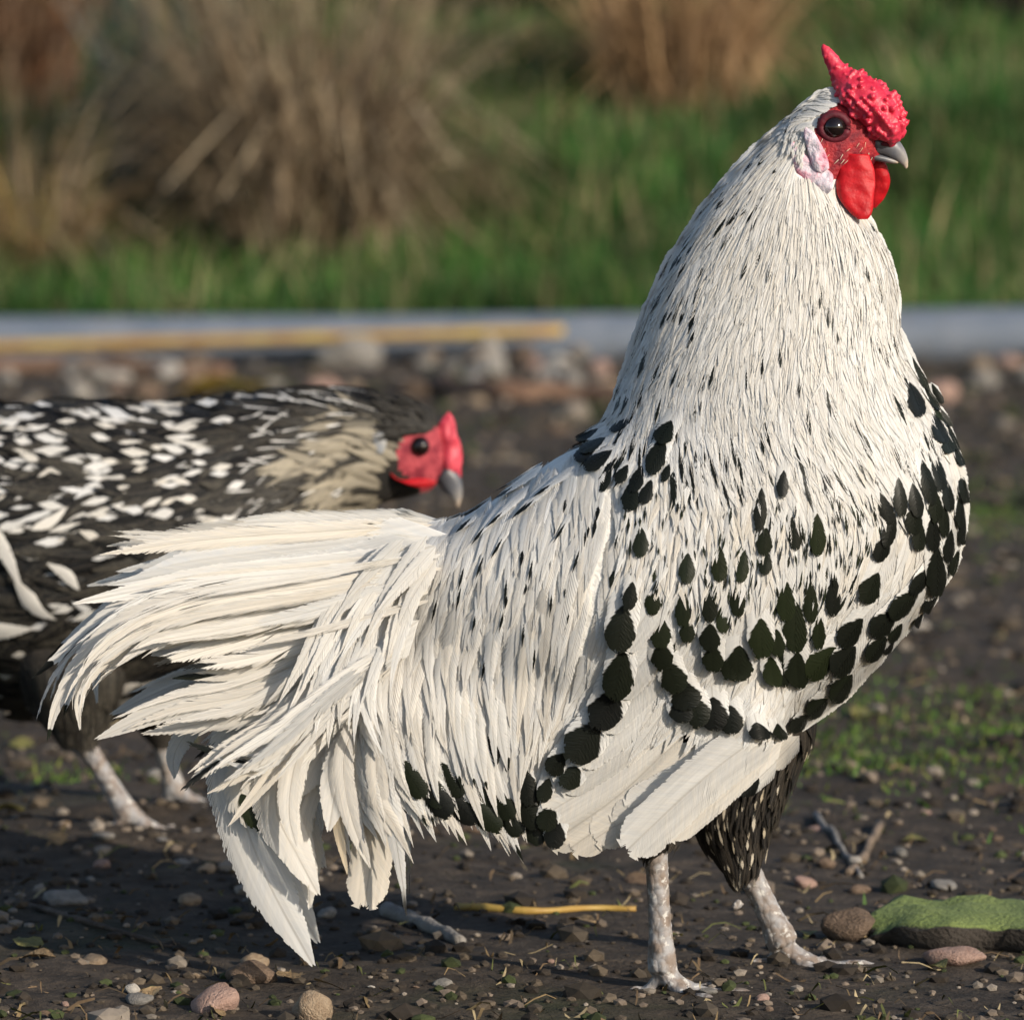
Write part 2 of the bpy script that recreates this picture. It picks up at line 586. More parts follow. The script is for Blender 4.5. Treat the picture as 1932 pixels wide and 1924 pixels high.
def feather(line, W, key, field=None, ydepth=None, lift=(0.001, 0.004), cup=0.25, mark=(2.0, 0.0, 0.0, 0.0), wav=0.0, tplr=None):
    """line: (n,2) photo polyline root to tip; W: half width in photo px. -> v, f, uv, fp"""
    line = np.asarray(line, float)
    seg = np.linalg.norm(np.diff(line, axis=0), axis=1)
    cl = np.concatenate([[0], np.cumsum(seg)]); L = cl[-1]; cl = cl / L
    S, X, Ld, Q = TPL[key][rng.integers(len(TPL[key])) if tplr is None else tplr]
    s = np.clip(S, -0.02, 1.04)
    pu = np.interp(s, cl, line[:, 0]); pv = np.interp(s, cl, line[:, 1])
    over = np.maximum(s - 1, 0) * L
    tdir = (line[-1] - line[-2]) / max(seg[-1], 1e-6)
    pu = pu + tdir[0] * over; pv = pv + tdir[1] * over
    ds = 0.03
    tu = np.interp(np.clip(s + ds, 0, 1), cl, line[:, 0]) - np.interp(np.clip(s - ds, 0, 1), cl, line[:, 0])
    tv = np.interp(np.clip(s + ds, 0, 1), cl, line[:, 1]) - np.interp(np.clip(s - ds, 0, 1), cl, line[:, 1])
    tl = np.hypot(tu, tv) + 1e-9
    nu, nvv = -tv / tl, tu / tl
    x = X * W
    uv = np.stack([pu + nu * x, pv + nvv * x], -1)
    rnd = float(rng.random())
    ph = rnd * 20
    sc = np.clip(s, 0, 1)
    lf = lift[0] + (lift[1] - lift[0]) * sc ** 1.1 + Ld * min(0.00020, W * 0.000010)
    yy0 = 0.0 if field is not None else np.mean(ydepth)
    pxm = (yy0 - CAM[1]) / F
    lf = lf + cup * W * pxm * (1 - np.abs(X) ** 2 * 1.0) + wav * W * pxm * np.sin(s * 7 + ph) * X
    if field is not None:
        d = field.sample(uv.copy())
        v = P(uv[:, 0], uv[:, 1], d[:, 0]) + d[:, 1:4] * lf[:, None]
        bn = d[:, 1:4]
    else:
        y = np.interp(sc, np.linspace(0, 1, len(ydepth)), ydepth)
        v = P(uv[:, 0], uv[:, 1], y - lf)
        bn = np.tile(np.array([0.05, -1.0, 0.10]) + rng.normal(0, 0.05, 3), (len(s), 1))
    fuv = np.stack([np.clip(X, -1.2, 1.2), sc, np.full_like(sc, rnd)], -1)
    fp = np.tile(np.array(mark, float), (len(s), 1))
    side = np.stack([nu, np.zeros_like(nu), -nvv], -1)
    nr = bn + side * (np.clip(X, -1, 1) * ROUND)[:, None] + rng.normal(0, 0.05, 3)
    nr /= np.linalg.norm(nr, axis=1, keepdims=True)
    return v, Q, fuv, fp, nr


def inside(field, p):
    i = int(round((p[1] - field.box[1]) / field.step)); j = int(round((p[0] - field.box[0]) / field.step))
    return 0 <= i < field.nv and 0 <= j < field.nu and bool(field.inside[i, j])


class Patch:
    """sheet of guide lines; a feather runs along the guides"""

    def __init__(self, guides, n=60):
        self.g = np.stack([catmull(g, n) for g in guides])      # (G,n,2)

    def at(self, g, s):
        G, n, _ = self.g.shape
        gg = np.clip(g, 0, 0.99999) * (G - 1); i = gg.astype(int); f = (gg - i)[:, None]
        ss = np.clip(s, 0, 0.99999) * (n - 1); k = ss.astype(int); h = (ss - k)[:, None]
        a = self.g[i, k] * (1 - h) + self.g[i, k + 1] * h
        b = self.g[i + 1, k] * (1 - h) + self.g[i + 1, k + 1] * h
        over = np.maximum(s - 1, 0)[:, None] * (self.g[i, -1] - self.g[i, -4]) * (n / 3.0)
        return a * (1 - f) + b * f + over

    def line(self, g0, s0, length, n=9, dg=0.0):
        """start at (g0,s0), go length px along the guides"""
        t = np.linspace(0, 1, 40)
        probe = self.at(np.full(40, g0), s0 + t * (1.25 - s0))
        cl = np.concatenate([[0], np.cumsum(np.linalg.norm(np.diff(probe, axis=0), axis=1))])
        te = np.interp(length, cl, t)
        ts = np.linspace(0, te, n)
        return self.at(g0 + dg * ts / max(te, 1e-6), s0 + ts * (1.25 - s0))


def straight(tip, ang, L, bend=0.0, n=7):
    """polyline ending at tip, running at photo angle ang (0 right, 90 down), bend in degrees over its length"""
    a = R(ang)
    pts = [np.array(tip, float)]
    st = L / (n - 1)
    for i in range(n - 1):
        aa = a - R(bend) * (i / (n - 1))
        pts.append(pts[-1] - st * np.array([math.cos(aa), math.sin(aa)]))
    return np.array(pts[::-1])


# ------------------------------------------------------------------ solid helpers
def tube(path, radii, n=10, squash=1.0):
    path = np.asarray(path, float); k = len(path)
    vs = []
    for i in range(k):
        t = path[min(i + 1, k - 1)] - path[max(i - 1, 0)]
        t = t / (np.linalg.norm(t) + 1e-9)
        a = np.cross(t, [0, 0, 1.0])
        if np.linalg.norm(a) < 0.2: a = np.cross(t, [0, 1.0, 0])
        a /= np.linalg.norm(a); b = np.cross(a, t)
        for j in range(n):
            th = 2 * math.pi * j / n
            vs.append(path[i] + radii[i] * (math.cos(th) * a + squash * math.sin(th) * b))
    vs = vs + [path[0], path[-1]]
    ts = []
    for i in range(k - 1):
        for j in range(n):
            a = i * n + j; b = i * n + (j + 1) % n
            ts += [(a, b, b + n), (a, b + n, a + n)]
    c0, c1 = k * n, k * n + 1
    for j in range(n):
        ts.append((c0, (j + 1) % n, j)); ts.append((c1, (k - 1) * n + j, (k - 1) * n + (j + 1) % n))
    return np.array(vs), np.array(ts)


def join(parts):
    V, T, n = [], [], 0
    for v, t in parts:
        V.append(v); T.append(t + n); n += len(v)
    return np.concatenate(V), np.concatenate(T)


def fused(name, parts, voxel, smooth_it=6):
    """one continuous surface from several closed solids"""
    v, t = join(parts)
    me = fast_mesh(name + '_raw', v, t, None)
    bm = bmesh.new(); bm.from_mesh(me); bmesh.ops.recalc_face_normals(bm, faces=bm.faces); bm.to_mesh(me); bm.free()
    o = bpy.data.objects.new(name + '_raw', me); col.objects.link(o)
    md = o.modifiers.new('r', 'REMESH'); md.mode = 'VOXEL'; md.voxel_size = voxel
    sm = o.modifiers.new('s', 'SMOOTH'); sm.factor = 0.5; sm.iterations = smooth_it
    dg = bpy.context.evaluated_depsgraph_get(); dg.update()
    res = bpy.data.meshes.new_from_object(o.evaluated_get(dg))
    res.name = name
    bpy.data.objects.remove(o); bpy.data.meshes.remove(me)
    res.polygons.foreach_set('use_smooth', np.ones(len(res.polygons), bool))
    return res


def face_centres(me):
    c = np.zeros(len(me.polygons) * 3, np.float32)
    me.polygons.foreach_get('center', c)
    return c.reshape(-1, 3)


def solid(name, lf, mat, parent, attr=False, wr=0.0, freq=160.0):
    v, t = lf.tris() if isinstance(lf, Loft) else lf
    if wr:
        v = v.copy()
        nn = lerp_noise2(v[:, 0] * freq + 3, v[:, 2] * freq * 0.6, 31) + 0.5 * lerp_noise2(v[:, 0] * freq * 2.3, v[:, 2] * freq * 2.1, 32)
        v[:, 1] += wr * nn; v[:, 0] += 0.5 * wr * lerp_noise2(v[:, 2] * freq, v[:, 1] * freq, 33)
    me = fast_mesh(name, v, t, mat)
    if attr:
        a = me.attributes.new('along', 'FLOAT', 'POINT'); a.data.foreach_set('value', lf.along().astype(np.float32))
    bm = bmesh.new(); bm.from_mesh(me); bmesh.ops.recalc_face_normals(bm, faces=bm.faces); bm.to_mesh(me); bm.free()
    return link(name, me, parent)


def sphere(c, r, n=16, m=10, scale=(1, 1, 1)):
    vs, ts = [], []
    for i in range(m + 1):
        ph = math.pi * i / m
        for j in range(n):
            th = 2 * math.pi * j / n
            vs.append((c[0] + r * scale[0] * math.sin(ph) * math.cos(th), c[1] + r * scale[1] * math.sin(ph) * math.sin(th), c[2] + r * scale[2] * math.cos(ph)))
    for i in range(m):
        for j in range(n):
            a = i * n + j; b = i * n + (j + 1) % n
            ts += [(a, b, b + n), (a, b + n, a + n)]
    return np.array(vs), np.array(ts)


# ================================================================== GROUND
def build_ground():
    xs = np.concatenate([[-150, -60, -25, -10, -5, -3, -2, -1.5], np.arange(-1.1, 1.1001, 0.018), [1.5, 2, 3, 5, 10, 25, 60, 150]])
    ys = np.concatenate([[-60, -25, -10, -5, -3, -1.5, -0.8], np.arange(-0.4, 2.0, 0.015), np.arange(2.0, 6.6, 0.035), np.arange(6.6, 12, 0.2), [13, 15, 18, 22, 30, 45, 80, 200]])
    X, Y = np.meshgrid(xs, ys)
    Z = gz(X, Y)
    nx, ny = len(xs), len(ys)
    idx = np.arange(nx * ny).reshape(ny, nx)
    q = np.stack([idx[:-1, :-1], idx[:-1, 1:], idx[1:, 1:], idx[1:, :-1]], -1).reshape(-1, 4)
    g = NT('soil')
    v = g.obj()
    n1 = g.noise(4.0, 5, v).outputs['Fac']
    n2 = g.noise(38, 6, v, 0.65).outputs['Fac']
    n3 = g.noise(230, 4, v, 0.7).outputs['Fac']
    c = g.ramp(n2, [(0.25, (0.014, 0.011, 0.0085)), (0.5, (0.042, 0.032, 0.024)), (0.72, (0.095, 0.072, 0.052)), (0.9, (0.16, 0.125, 0.09))])
    c = g.mix(g.math('MULTIPLY', g.smooth(n3, 0.5, 0.75), 0.5), c, (0.10, 0.082, 0.064))
    c = g.mix(g.math('MULTIPLY', g.smooth(n1, 0.55, 0.72), 0.55), c, (0.030, 0.045, 0.012))
    g.l(c, g.p.inputs['Base Color'])
    g.p.inputs['Roughness'].default_value = 0.9
    g.p.inputs['Specular IOR Level'].default_value = 0.25
    g.bump(g.math('ADD', n2, g.math('MULTIPLY', n3, 0.4)), 0.9, 0.006)
    me = fast_mesh('ground', np.stack([X, Y, Z], -1).reshape(-1, 3), q, g.m)
    o = link('ground', me)
    tag(o, 'dark brown soil with patches of moss, rising into a bank behind', 'ground', kind='structure')


build_ground()


def vcol_mat(name, rough=0.85, bump=0.4, scale=300, transl=0.0):
    """colour from the vertex attribute 'tint' with noise grain"""
    g = NT(name)
    a = g.n('ShaderNodeAttribute', attribute_name='tint').outputs['Color']
    nz = g.noise(scale, 4, g.obj()).outputs['Fac']
    hs = g.n('ShaderNodeHueSaturation'); g.l(a, hs.inputs['Color']); g.l(g.math('ADD', g.math('MULTIPLY', nz, 0.8), 0.6), hs.inputs['Value'])
    g.l(hs.outputs[0], g.p.inputs['Base Color'])
    g.p.inputs['Roughness'].default_value = rough
    g.p.inputs['Specular IOR Level'].default_value = 0.25
    g.bump(nz, bump, 0.001)
    if transl:
        tr = g.n('ShaderNodeBsdfTranslucent'); g.l(hs.outputs[0], tr.inputs[0])
        mx = g.n('ShaderNodeMixShader'); mx.inputs[0].default_value = transl
        g.l(g.p.outputs[0], mx.inputs[1]); g.l(tr.outputs[0], mx.inputs[2]); g.l(mx.outputs[0], g.out.inputs[0])
    return g.m


M['tint'] = vcol_mat('litter')
M['blade'] = vcol_mat('grass_blade', 0.6, 0.2, 200, 0.3)
M['dry'] = vcol_mat('dry_reed', 0.7, 0.3, 200, 0.2)


def ico(sub):
    bm = bmesh.new(); bmesh.ops.create_icosphere(bm, subdivisions=sub, radius=1)
    v = np.array([x.co[:] for x in bm.verts]); f = np.array([[w.index for w in p.verts] for p in bm.faces]); bm.free()
    return v, f


def wedge_points(n, y0, y1, margin=0.06, power=1.0):
    """random ground points inside the camera's view"""
    D = (y0 + 2.6) + ((y1 - y0) * rng.random(n) ** power)
    hw = D * (966 / F) + margin
    x = (rng.random(n) * 2 - 1) * hw * np.where(rng.random(n) < 0.2, 2.2, 1.0)
    return x, D - 2.6


def build_litter():
    # crumbs of soil and grit: too many and too small to count
    iv, if_ = ico(1)
    n = 10500
    x, y = wedge_points(n, -0.22, 5.5, 0.08, 1.6)
    V, T, C = [], [], []
    pal = np.array([(0.028, 0.022, 0.017), (0.05, 0.04, 0.03), (0.09, 0.07, 0.05), (0.14, 0.11, 0.085), (0.20, 0.17, 0.14), (0.04, 0.05, 0.018)])
    z = gz(x, y)
    for i in range(n):
        sz = 0.0016 * math.exp(rng.normal(0, 0.55)) * (1 + 0.35 * (y[i] + 0.2))
        jit = 1 + 0.28 * lerp_noise2(iv[:, 0] * 2.1 + i, iv[:, 1] * 2.1 + iv[:, 2] * 1.7, i % 50)
        a = rng.random() * 6.28
        w = iv * jit[:, None] * np.array([1.3, 1.0, 0.7]) * sz
        w = np.stack([w[:, 0] * math.cos(a) - w[:, 1] * math.sin(a), w[:, 0] * math.sin(a) + w[:, 1] * math.cos(a), w[:, 2]], -1)
        V.append(w + [x[i], y[i], z[i] + sz * 0.25]); T.append(if_ + len(iv) * i)
        c = pal[min(int(rng.random() ** 1.5 * 6), 5)]
        C.append(np.tile(np.append(c * (0.7 + 0.6 * rng.random()), 1), (len(iv), 1)))
    me = fast_mesh('soil_crumbs', np.concatenate(V), np.concatenate(T), M['tint'], {'tint': ('FLOAT_COLOR', np.concatenate(C))}, smooth=False)
    tag(link('soil_crumbs', me), 'fine crumbs of soil and grit strewn over the ground', 'grit', kind='stuff')
    # shreds of straw and rotting leaf
    n = 2600
    x, y = wedge_points(n, -0.2, 5.5, 0.08, 1.5)
    V, T, C = [], [], []
    for i in range(n):
        L = 0.006 + 0.022 * rng.random() ** 2.2 * (1 + 0.4 * y[i]); w = 0.0004 + 0.0011 * rng.random() ** 2
        a = rng.random() * 3.14; k = rng.normal(0, 0.5); zz = float(gz(x[i], y[i])) + 0.002
        pts = []
        for q in range(4):
            t = q / 3 - 0.5
            px = t * L * math.cos(a + k * t); py = t * L * math.sin(a + k * t)
            for sgn in (-1, 1):
                ww = sgn * w * (1 - 1.7 * abs(t))
                pts.append((x[i] + px - ww * math.sin(a), y[i] + py + ww * math.cos(a), zz + 0.003 * math.sin(q * 1.3 + i) + sgn * w * 0.4))
        b = 8 * i
        V += pts; T += [(b + 2 * q, b + 2 * q + 1, b + 2 * q + 3, b + 2 * q + 2) for q in range(3)]
        c = np.array([(0.20, 0.14, 0.07), (0.12, 0.08, 0.045), (0.30, 0.24, 0.14), (0.07, 0.05, 0.03), (0.09, 0.10, 0.03)][int(rng.random() * 5)])
        C += [tuple(c * (0.6 + 0.6 * rng.random())) + (1,)] * 8
    me = fast_mesh('straw_shreds', np.array(V), np.array(T), M['tint'], {'tint': ('FLOAT_COLOR', np.array(C))})
    tag(link('straw_shreds', me), 'shreds of straw and rotted leaf lying on the soil', 'straw', kind='stuff')


build_litter()


def blades(n, pos_fn, h0, h1, w, cols, lean=0.5, mat=None, name='grass', segs=3, root_dark=1.0):
    V = np.zeros((n, 2 * segs + 1, 3)); C = np.ones((n, 2 * segs + 1, 4))
    x, y, z = pos_fn(n)
    H = h0 + (h1 - h0) * rng.random(n)
    a = rng.random(n) * 6.283
    ln = np.abs(rng.normal(0, lean, n))
    ca = np.array(cols)[rng.integers(0, len(cols), n)] * (0.65 + 0.6 * rng.random((n, 1)))
    fa = rng.random(n) * 6.283
    for k in range(segs + 1):
        t = k / segs
        px = x + np.cos(a) * ln * H * t ** 1.8; py = y + np.sin(a) * ln * H * t ** 1.8
        pz = z - 0.01 + H * (t - 0.35 * np.clip(ln, 0, 1.4) * t ** 2)
        hw = w * (1 - t) ** 0.7 * (0.7 + 0.6 * H / h1)
        if k == segs:
            V[:, 2 * k] = np.stack([px, py, pz], -1)
        else:
            V[:, 2 * k] = np.stack([px - hw * np.cos(fa), py - hw * np.sin(fa), pz], -1)
            V[:, 2 * k + 1] = np.stack([px + hw * np.cos(fa), py + hw * np.sin(fa), pz], -1)
    ca = ca * (1 + 0.45 * lerp_noise2(x * 4, y * 4, 21) + 0.2 * lerp_noise2(x * 13, y * 13, 22))[:, None]
    C[:, :, :3] = ca[:, None, :]
    m = 2 * segs + 1
    base = (np.arange(n) * m)[:, None]
    tr = []
    for k in range(segs - 1):
        tr += [(2 * k, 2 * k + 1, 2 * k + 3), (2 * k, 2 * k + 3, 2 * k + 2)]
    tr.append((2 * segs - 2, 2 * segs - 1, 2 * segs))
    T = (base[:, :, None] + np.array(tr)[None]).reshape(-1, 3)
    return fast_mesh(name, V.reshape(-1, 3), T, mat, {'tint': ('FLOAT_COLOR', C.reshape(-1, 4))})


GREENS = [(0.045, 0.145, 0.024), (0.065, 0.175, 0.03), (0.04, 0.12, 0.032), (0.11, 0.18, 0.045), (0.034, 0.10, 0.026), (0.16, 0.17, 0.07)]


def build_grass():
    def pos(n):
        y = 5.62 + 3.6 * rng.random(n) ** 1.15
        x = (rng.random(n) * 2 - 1) * ((y + 2.6) * (966 / F) + 0.25)
        out = rng.random(n) < 0.42          # thinner towards the sides
        x = np.where(out, x * 2.6, x)
        k = lerp_noise2(x * 5, y * 5, 9)
        x = x + 0.03 * k
        return x, y, gz(x, y)
    me = blades(85000, pos, 0.035, 0.13, 0.0035, GREENS, 0.6, M['blade'], 'grass')
    tag(link('grass', me), 'green grass covering the bank behind the grey pipe', 'grass', kind='stuff')

    me = blades(3500, pos, 0.08, 0.22, 0.003, [(0.30, 0.24, 0.13), (0.22, 0.17, 0.09), (0.20, 0.20, 0.09)], 0.9, M['blade'], 'dry_grass')
    tag(link('dry_grass', me), 'withered tan grass blades among the green grass on the bank', 'grass', kind='stuff')
    # low moss and young grass on the soil
    spots = [(1700, 1390, 0.17, 0.30, 1500), (1560, 1430, 0.08, 0.15, 400), (1860, 960, 0.10, 0.25, 900), (1800, 1000, 0.08, 0.2, 500), (120, 1470, 0.04, 0.05, 100),
             (1890, 1380, 0.08, 0.3, 500), (1150, 780, 0.07, 0.2, 300)]

    def mp(n):
        X, Y = [], []
        tot = sum(s[4] for s in spots)
        for u, v, rx, ry, k in spots:
            g = ground_at(u, v)
            m = int(round(n * k / tot))
            X.append(g.x + rng.normal(0, rx * 0.5, m)); Y.append(g.y + rng.normal(0, ry * 0.6, m))
        X = np.concatenate(X); Y = np.concatenate(Y)
        X = np.resize(X, n); Y = np.resize(Y, n)
        return X, Y, gz(X, Y) + 0.006
    me = blades(6000, mp, 0.004, 0.013, 0.0014, [(0.06, 0.13, 0.02), (0.10, 0.17, 0.03), (0.05, 0.10, 0.02), (0.14, 0.16, 0.04)], 0.7, M['blade'], 'moss', 2)
    tag(link('moss', me), 'low yellow green moss and seedling grass on the soil', 'moss', kind='stuff')


build_grass()


def build_tuft(name, u, v, y, wid, height, n, cols, label, droop=0.9, cat='dry grass', group=None, side=0.0):
    base = P(u, v, y); bx, by = float(base[0]), y
    bz = float(gz(bx, by))
    o = empty(name, (bx, by, bz))
    tag(o, label, cat, group)

    def ribbon(n, h0, h1, w, ln, cs, seed):
        r = np.random.default_rng(seed)
        segs = 7
        V, T, C = [], [], []
        for i in range(n):
            a = r.random() * 6.283; q = r.random() ** 0.6
            x = bx + wid * 0.5 * q * math.cos(a); yy = by + wid * 0.4 * q * math.sin(a); z = float(gz(x, yy)) - 0.01
            H = h0 + (h1 - h0) * r.random(); az = a + r.normal(0, 0.8); le = abs(r.normal(ln, ln * 0.5))
            kink = r.random() < 0.35; ks = 0.35 + 0.4 * r.random()
            d = np.array([0.15 * math.cos(az) + side, 0.15 * math.sin(az), 1.0]); p = np.array([x, yy, z])
            c = np.array(cs[r.integers(len(cs))]) * (0.55 + 0.75 * r.random())
            fa = r.random() * 6.28
            b = len(V)
            for k in range(segs + 1):
                t = k / segs
                hw = w * (1 - 0.8 * t) * (0.6 + 0.8 * r.random())
                V.append(p - hw * np.array([math.cos(fa), math.sin(fa), 0.1])); V.append(p + hw * np.array([math.cos(fa), math.sin(fa), 0.1]))
                C += [(*c, 1)] * 2
                d = d + np.array([math.cos(az) * le, math.sin(az) * le, -le * 0.9]) / segs * (1.0 + 1.2 * t)
                if kink and t > ks:
                    d = d + np.array([math.cos(az) * 0.9, math.sin(az) * 0.9, -1.7]); kink = False
                d = d / np.linalg.norm(d)
                p = p + d * H / segs
                gzz = float(gz(p[0], p[1])) + 0.004
                if p[2] < gzz: p[2] = gzz
            T += [(b + 2 * k, b + 2 * k + 1, b + 2 * k + 3, b + 2 * k + 2) for k in range(segs)]
        return np.array(V), np.array(T), np.array(C)
    v, t, c = ribbon(n, height * 0.5, height, 0.0042, droop, cols, int(abs(u)) + n)
    ob = link('leaf_blades', fast_mesh('leaf_blades', v, t, M['dry'], {'tint': ('FLOAT_COLOR', c)}), o)
    ob['kind'] = 'stuff'
    v, t, c = ribbon(n // 3, height * 0.8, height * 1.35, 0.0028, droop * 0.3, cols, int(abs(u)) + n + 5)
    ob = link('stems', fast_mesh('stems', v, t, M['dry'], {'tint': ('FLOAT_COLOR', c)}), o)
    ob['kind'] = 'stuff'
    return o


TAN = [(0.36, 0.27, 0.17), (0.28, 0.20, 0.125), (0.20, 0.145, 0.09), (0.46, 0.37, 0.25), (0.11, 0.08, 0.05)]
build_tuft('dry_reed_clump', 575, 520, 6.15, 0.25, 0.60, 900, TAN, 'large drooping clump of dry tan reeds on the grass bank', 0.6)
build_tuft('dry_reed_clump', 60, 520, 6.05, 0.14, 0.30, 330, TAN + [(0.36, 0.22, 0.09), (0.30, 0.26, 0.08)], 'short tuft of straw coloured dry grass beside the blue grey stalks', 0.8)
build_tuft('dry_reed_clump', 20, 330, 6.9, 0.20, 0.55, 300, [(0.26, 0.13, 0.07), (0.20, 0.11, 0.06), (0.32, 0.2, 0.12)], 'reddish brown reed clump standing behind the short straw tuft', 0.4)
build_tuft('dry_reed_clump', 1290, 180, 7.1, 0.24, 0.48, 420, [(0.42, 0.26, 0.13), (0.34, 0.21, 0.11), (0.22, 0.14, 0.08), (0.5, 0.33, 0.18)], 'orange tinted dry reed clump higher up the green bank', 0.5)
build_tuft('reed_stalks', 290, 470, 6.35, 0.11, 0.62, 170, [(0.13, 0.16, 0.14), (0.17, 0.19, 0.17), (0.10, 0.13, 0.10)], 'leaning sheaf of blue grey stalks beside the large dry reed clump', 0.25, 'stalks', side=0.10)
build_tuft('long_grass_tuft', 840, 480, 6.3, 0.18, 0.26, 260, [(0.10, 0.12, 0.05), (0.15, 0.14, 0.07), (0.07, 0.11, 0.04), (0.2, 0.16, 0.09)], 'fading olive grass tuft between the large reed clump and lush grass', 0.9, 'grass')


def build_shrub(name, u, v, y, rad, label, n=2600, cols=((0.018, 0.035, 0.02), (0.012, 0.025, 0.018), (0.03, 0.045, 0.03))):
    b = P(u, v, y); bx = float(b[0]); bz = float(gz(bx, y))
    o = empty(name, (bx, y, bz)); tag(o, label, 'shrub')
    r = np.random.default_rng(int(u) + 3)
    # stems
    parts = []
    for i in range(9):
        a = r.random() * 6.28; h = rad * (1.2 + 0.8 * r.random())
        path = np.array([[bx, y, bz - 0.02], [bx + 0.25 * rad * math.cos(a), y + 0.25 * rad * math.sin(a), bz + h * 0.4], [bx + 0.7 * rad * math.cos(a), y + 0.7 * rad * math.sin(a), bz + h]])
        parts.append(tube(catmull(path, 8), np.linspace(0.012, 0.004, 8), 6))
    solid('stems', join(parts), M['bark'], o)
    V, T, C = [], [], []
    for i in range(n):
        d = r.normal(0, 1, 3); d /= np.linalg.norm(d); q = rad * r.random() ** 0.4
        c = np.array([bx, y, bz + rad * 1.0]) + d * q * np.array([1, 0.8, 1.1]) + 0.06 * r.normal(0, 1, 3) * rad
        e1 = r.normal(0, 1, 3); e1 /= np.linalg.norm(e1); e2 = np.cross(e1, r.normal(0, 1, 3)); e2 /= np.linalg.norm(e2)
        L = 0.022 + 0.02 * r.random(); w = L * 0.38
        k = len(V)
        V += [c - e1 * L, c + e2 * w, c + e1 * L, c - e2 * w]; T.append((k, k + 1, k + 2, k + 3))
        cc = np.array(cols[r.integers(len(cols))]) * (0.6 + 0.8 * r.random()); C += [(*cc, 1)] * 4
    ob = link('leaves', fast_mesh('leaves', np.array(V), np.array(T), M['blade'], {'tint': ('FLOAT_COLOR', np.array(C))}), o)
    ob['kind'] = 'stuff'


M['bark'] = simple_mat('bark', (0.10, 0.075, 0.055), (0.21, 0.155, 0.11), 90, 0.85, 0.8, 0.003)
M['stick_red'] = simple_mat('red_brown_wood', (0.105, 0.058, 0.038), (0.19, 0.115, 0.075), 60, 0.85, 0.8, 0.003)
build_shrub('dark_shrub', 180, 150, 8.2, 0.34, 'dark blue green shrub behind the grey stalks on the bank')
build_shrub('dark_shrub', 930, 90, 8.3, 0.26, 'dark leafy shrub behind the lush grass between the two dry reed clumps', 1500, ((0.02, 0.04, 0.018), (0.03, 0.06, 0.025), (0.04, 0.05, 0.03)))
build_shrub('dark_shrub', 1915, 30, 8.0, 0.09, 'small dark shrub at the top of the green bank above the rooster', 500, ((0.02, 0.02, 0.012), (0.03, 0.028, 0.016)))


# ---- pipe, cane, sticks, leaves
def build_pipe():
    g = NT('grey_plastic')
    v = g.obj()
    nz = g.noise(14, 5, v).outputs['Fac']
    c = g.mix(g.smooth(nz, 0.35, 0.7), (0.115, 0.14, 0.18), (0.16, 0.18, 0.215))
    c = g.mix(g.math('MULTIPLY', g.smooth(g.noise(45, 4, v).outputs['Fac'], 0.58, 0.7), 0.5), c, (0.12, 0.11, 0.09))
    g.l(c, g.p.inputs['Base Color']); g.p.inputs['Roughness'].default_value = 0.5
    g.bump(nz, 0.2, 0.003)
    y = 5.28
    a = P(-1700, 668, y); b = P(3700, 622, y)
    a[2] = 0.0025; b[2] = 0.0455
    n = 60
    path = np.stack([a + (b - a) * t for t in np.linspace(0, 1, n)])
    path[:, 2] += 0.003 * np.sin(np.linspace(0, 9, n))
    o = solid('drain_pipe', tube(path, np.full(n, 0.043), 24), g.m, None)
    tag(o, 'long blue grey plastic pipe lying along the foot of the bank', 'pipe')


build_pipe()


def ray_ground(u, v, lift=0.0):
    g = ground_at(u, v)
    return np.array([g.x, g.y, g.z + lift])


def stick(name, pts, r0, r1, mat, label, cat='stick', lift=0.0, n=16, wob=0.15, group=None):
    path = catmull(np.array([ray_ground(u, v) for u, v in pts]), n)
    rr = np.linspace(r0, r1, n) * (1 + wob * rng.normal(0, 1, n) * 0.5)
    gz_ = gz(path[:, 0], path[:, 1])
    path[:, 2] = np.maximum(path[:, 2], gz_) + rr * 0.55 + lift
    o = solid(name, tube(path, rr, 9), mat, None)
    return tag(o, label, cat, group)


M['cane'] = simple_mat('yellow_cane', (0.30, 0.17, 0.04), (0.40, 0.28, 0.07), 25, 0.55, 0.4, 0.002)
M['stick_dark'] = simple_mat('dark_wood', (0.05, 0.036, 0.026), (0.11, 0.08, 0.06), 80, 0.85, 0.8, 0.003)
M['stick_grey'] = simple_mat('grey_wood', (0.16, 0.15, 0.14), (0.26, 0.24, 0.22), 80, 0.85, 0.8, 0.003)


def build_cane():
    y = 5.19
    a = P(-300, 662, y); b = P(1064, 624, y)
    n = 18
    path = np.stack([a + (b - a) * t for t in np.linspace(0, 1, n)])
    rr = np.full(n, 0.0082); rr[3::4] = 0.0092
    path[:, 2] = np.maximum(path[:, 2], gz(path[:, 0], path[:, 1]) + 0.007)
    o = solid('bamboo_cane', tube(path, rr, 10), M['cane'], None)
    tag(o, 'yellow brown bamboo cane lying against the grey pipe', 'cane')


build_cane()
stick('fallen_branch', [(-60, 700), (120, 704), (260, 708), (430, 712)], 0.013, 0.011, M['stick_red'], 'reddish brown branch on the gravel behind the black and white hen', 'branch')
stick('fallen_branch', [(820, 742), (950, 755), (1080, 757), (1240, 762)], 0.015, 0.013, M['stick_red'], 'thick brown branch lying between hen head and rooster neck', 'branch')
stick('twig', [(860, 1715), (1000, 1722), (1120, 1716), (1200, 1718)], 0.0022, 0.0016, M['cane'], 'thin straw coloured twig on dark soil behind the standing foot', 'twig')
stick('twig', [(730, 1725), (800, 1750), (870, 1782)], 0.0045, 0.003, M['stick_grey'], 'short grey stick lying aslant on the soil behind the tail tips', 'twig')
stick('twig', [(1540, 1540), (1590, 1610), (1625, 1655)], 0.002, 0.0014, M['stick_grey'], 'thin grey twig pointing at the mossy slab', 'twig')
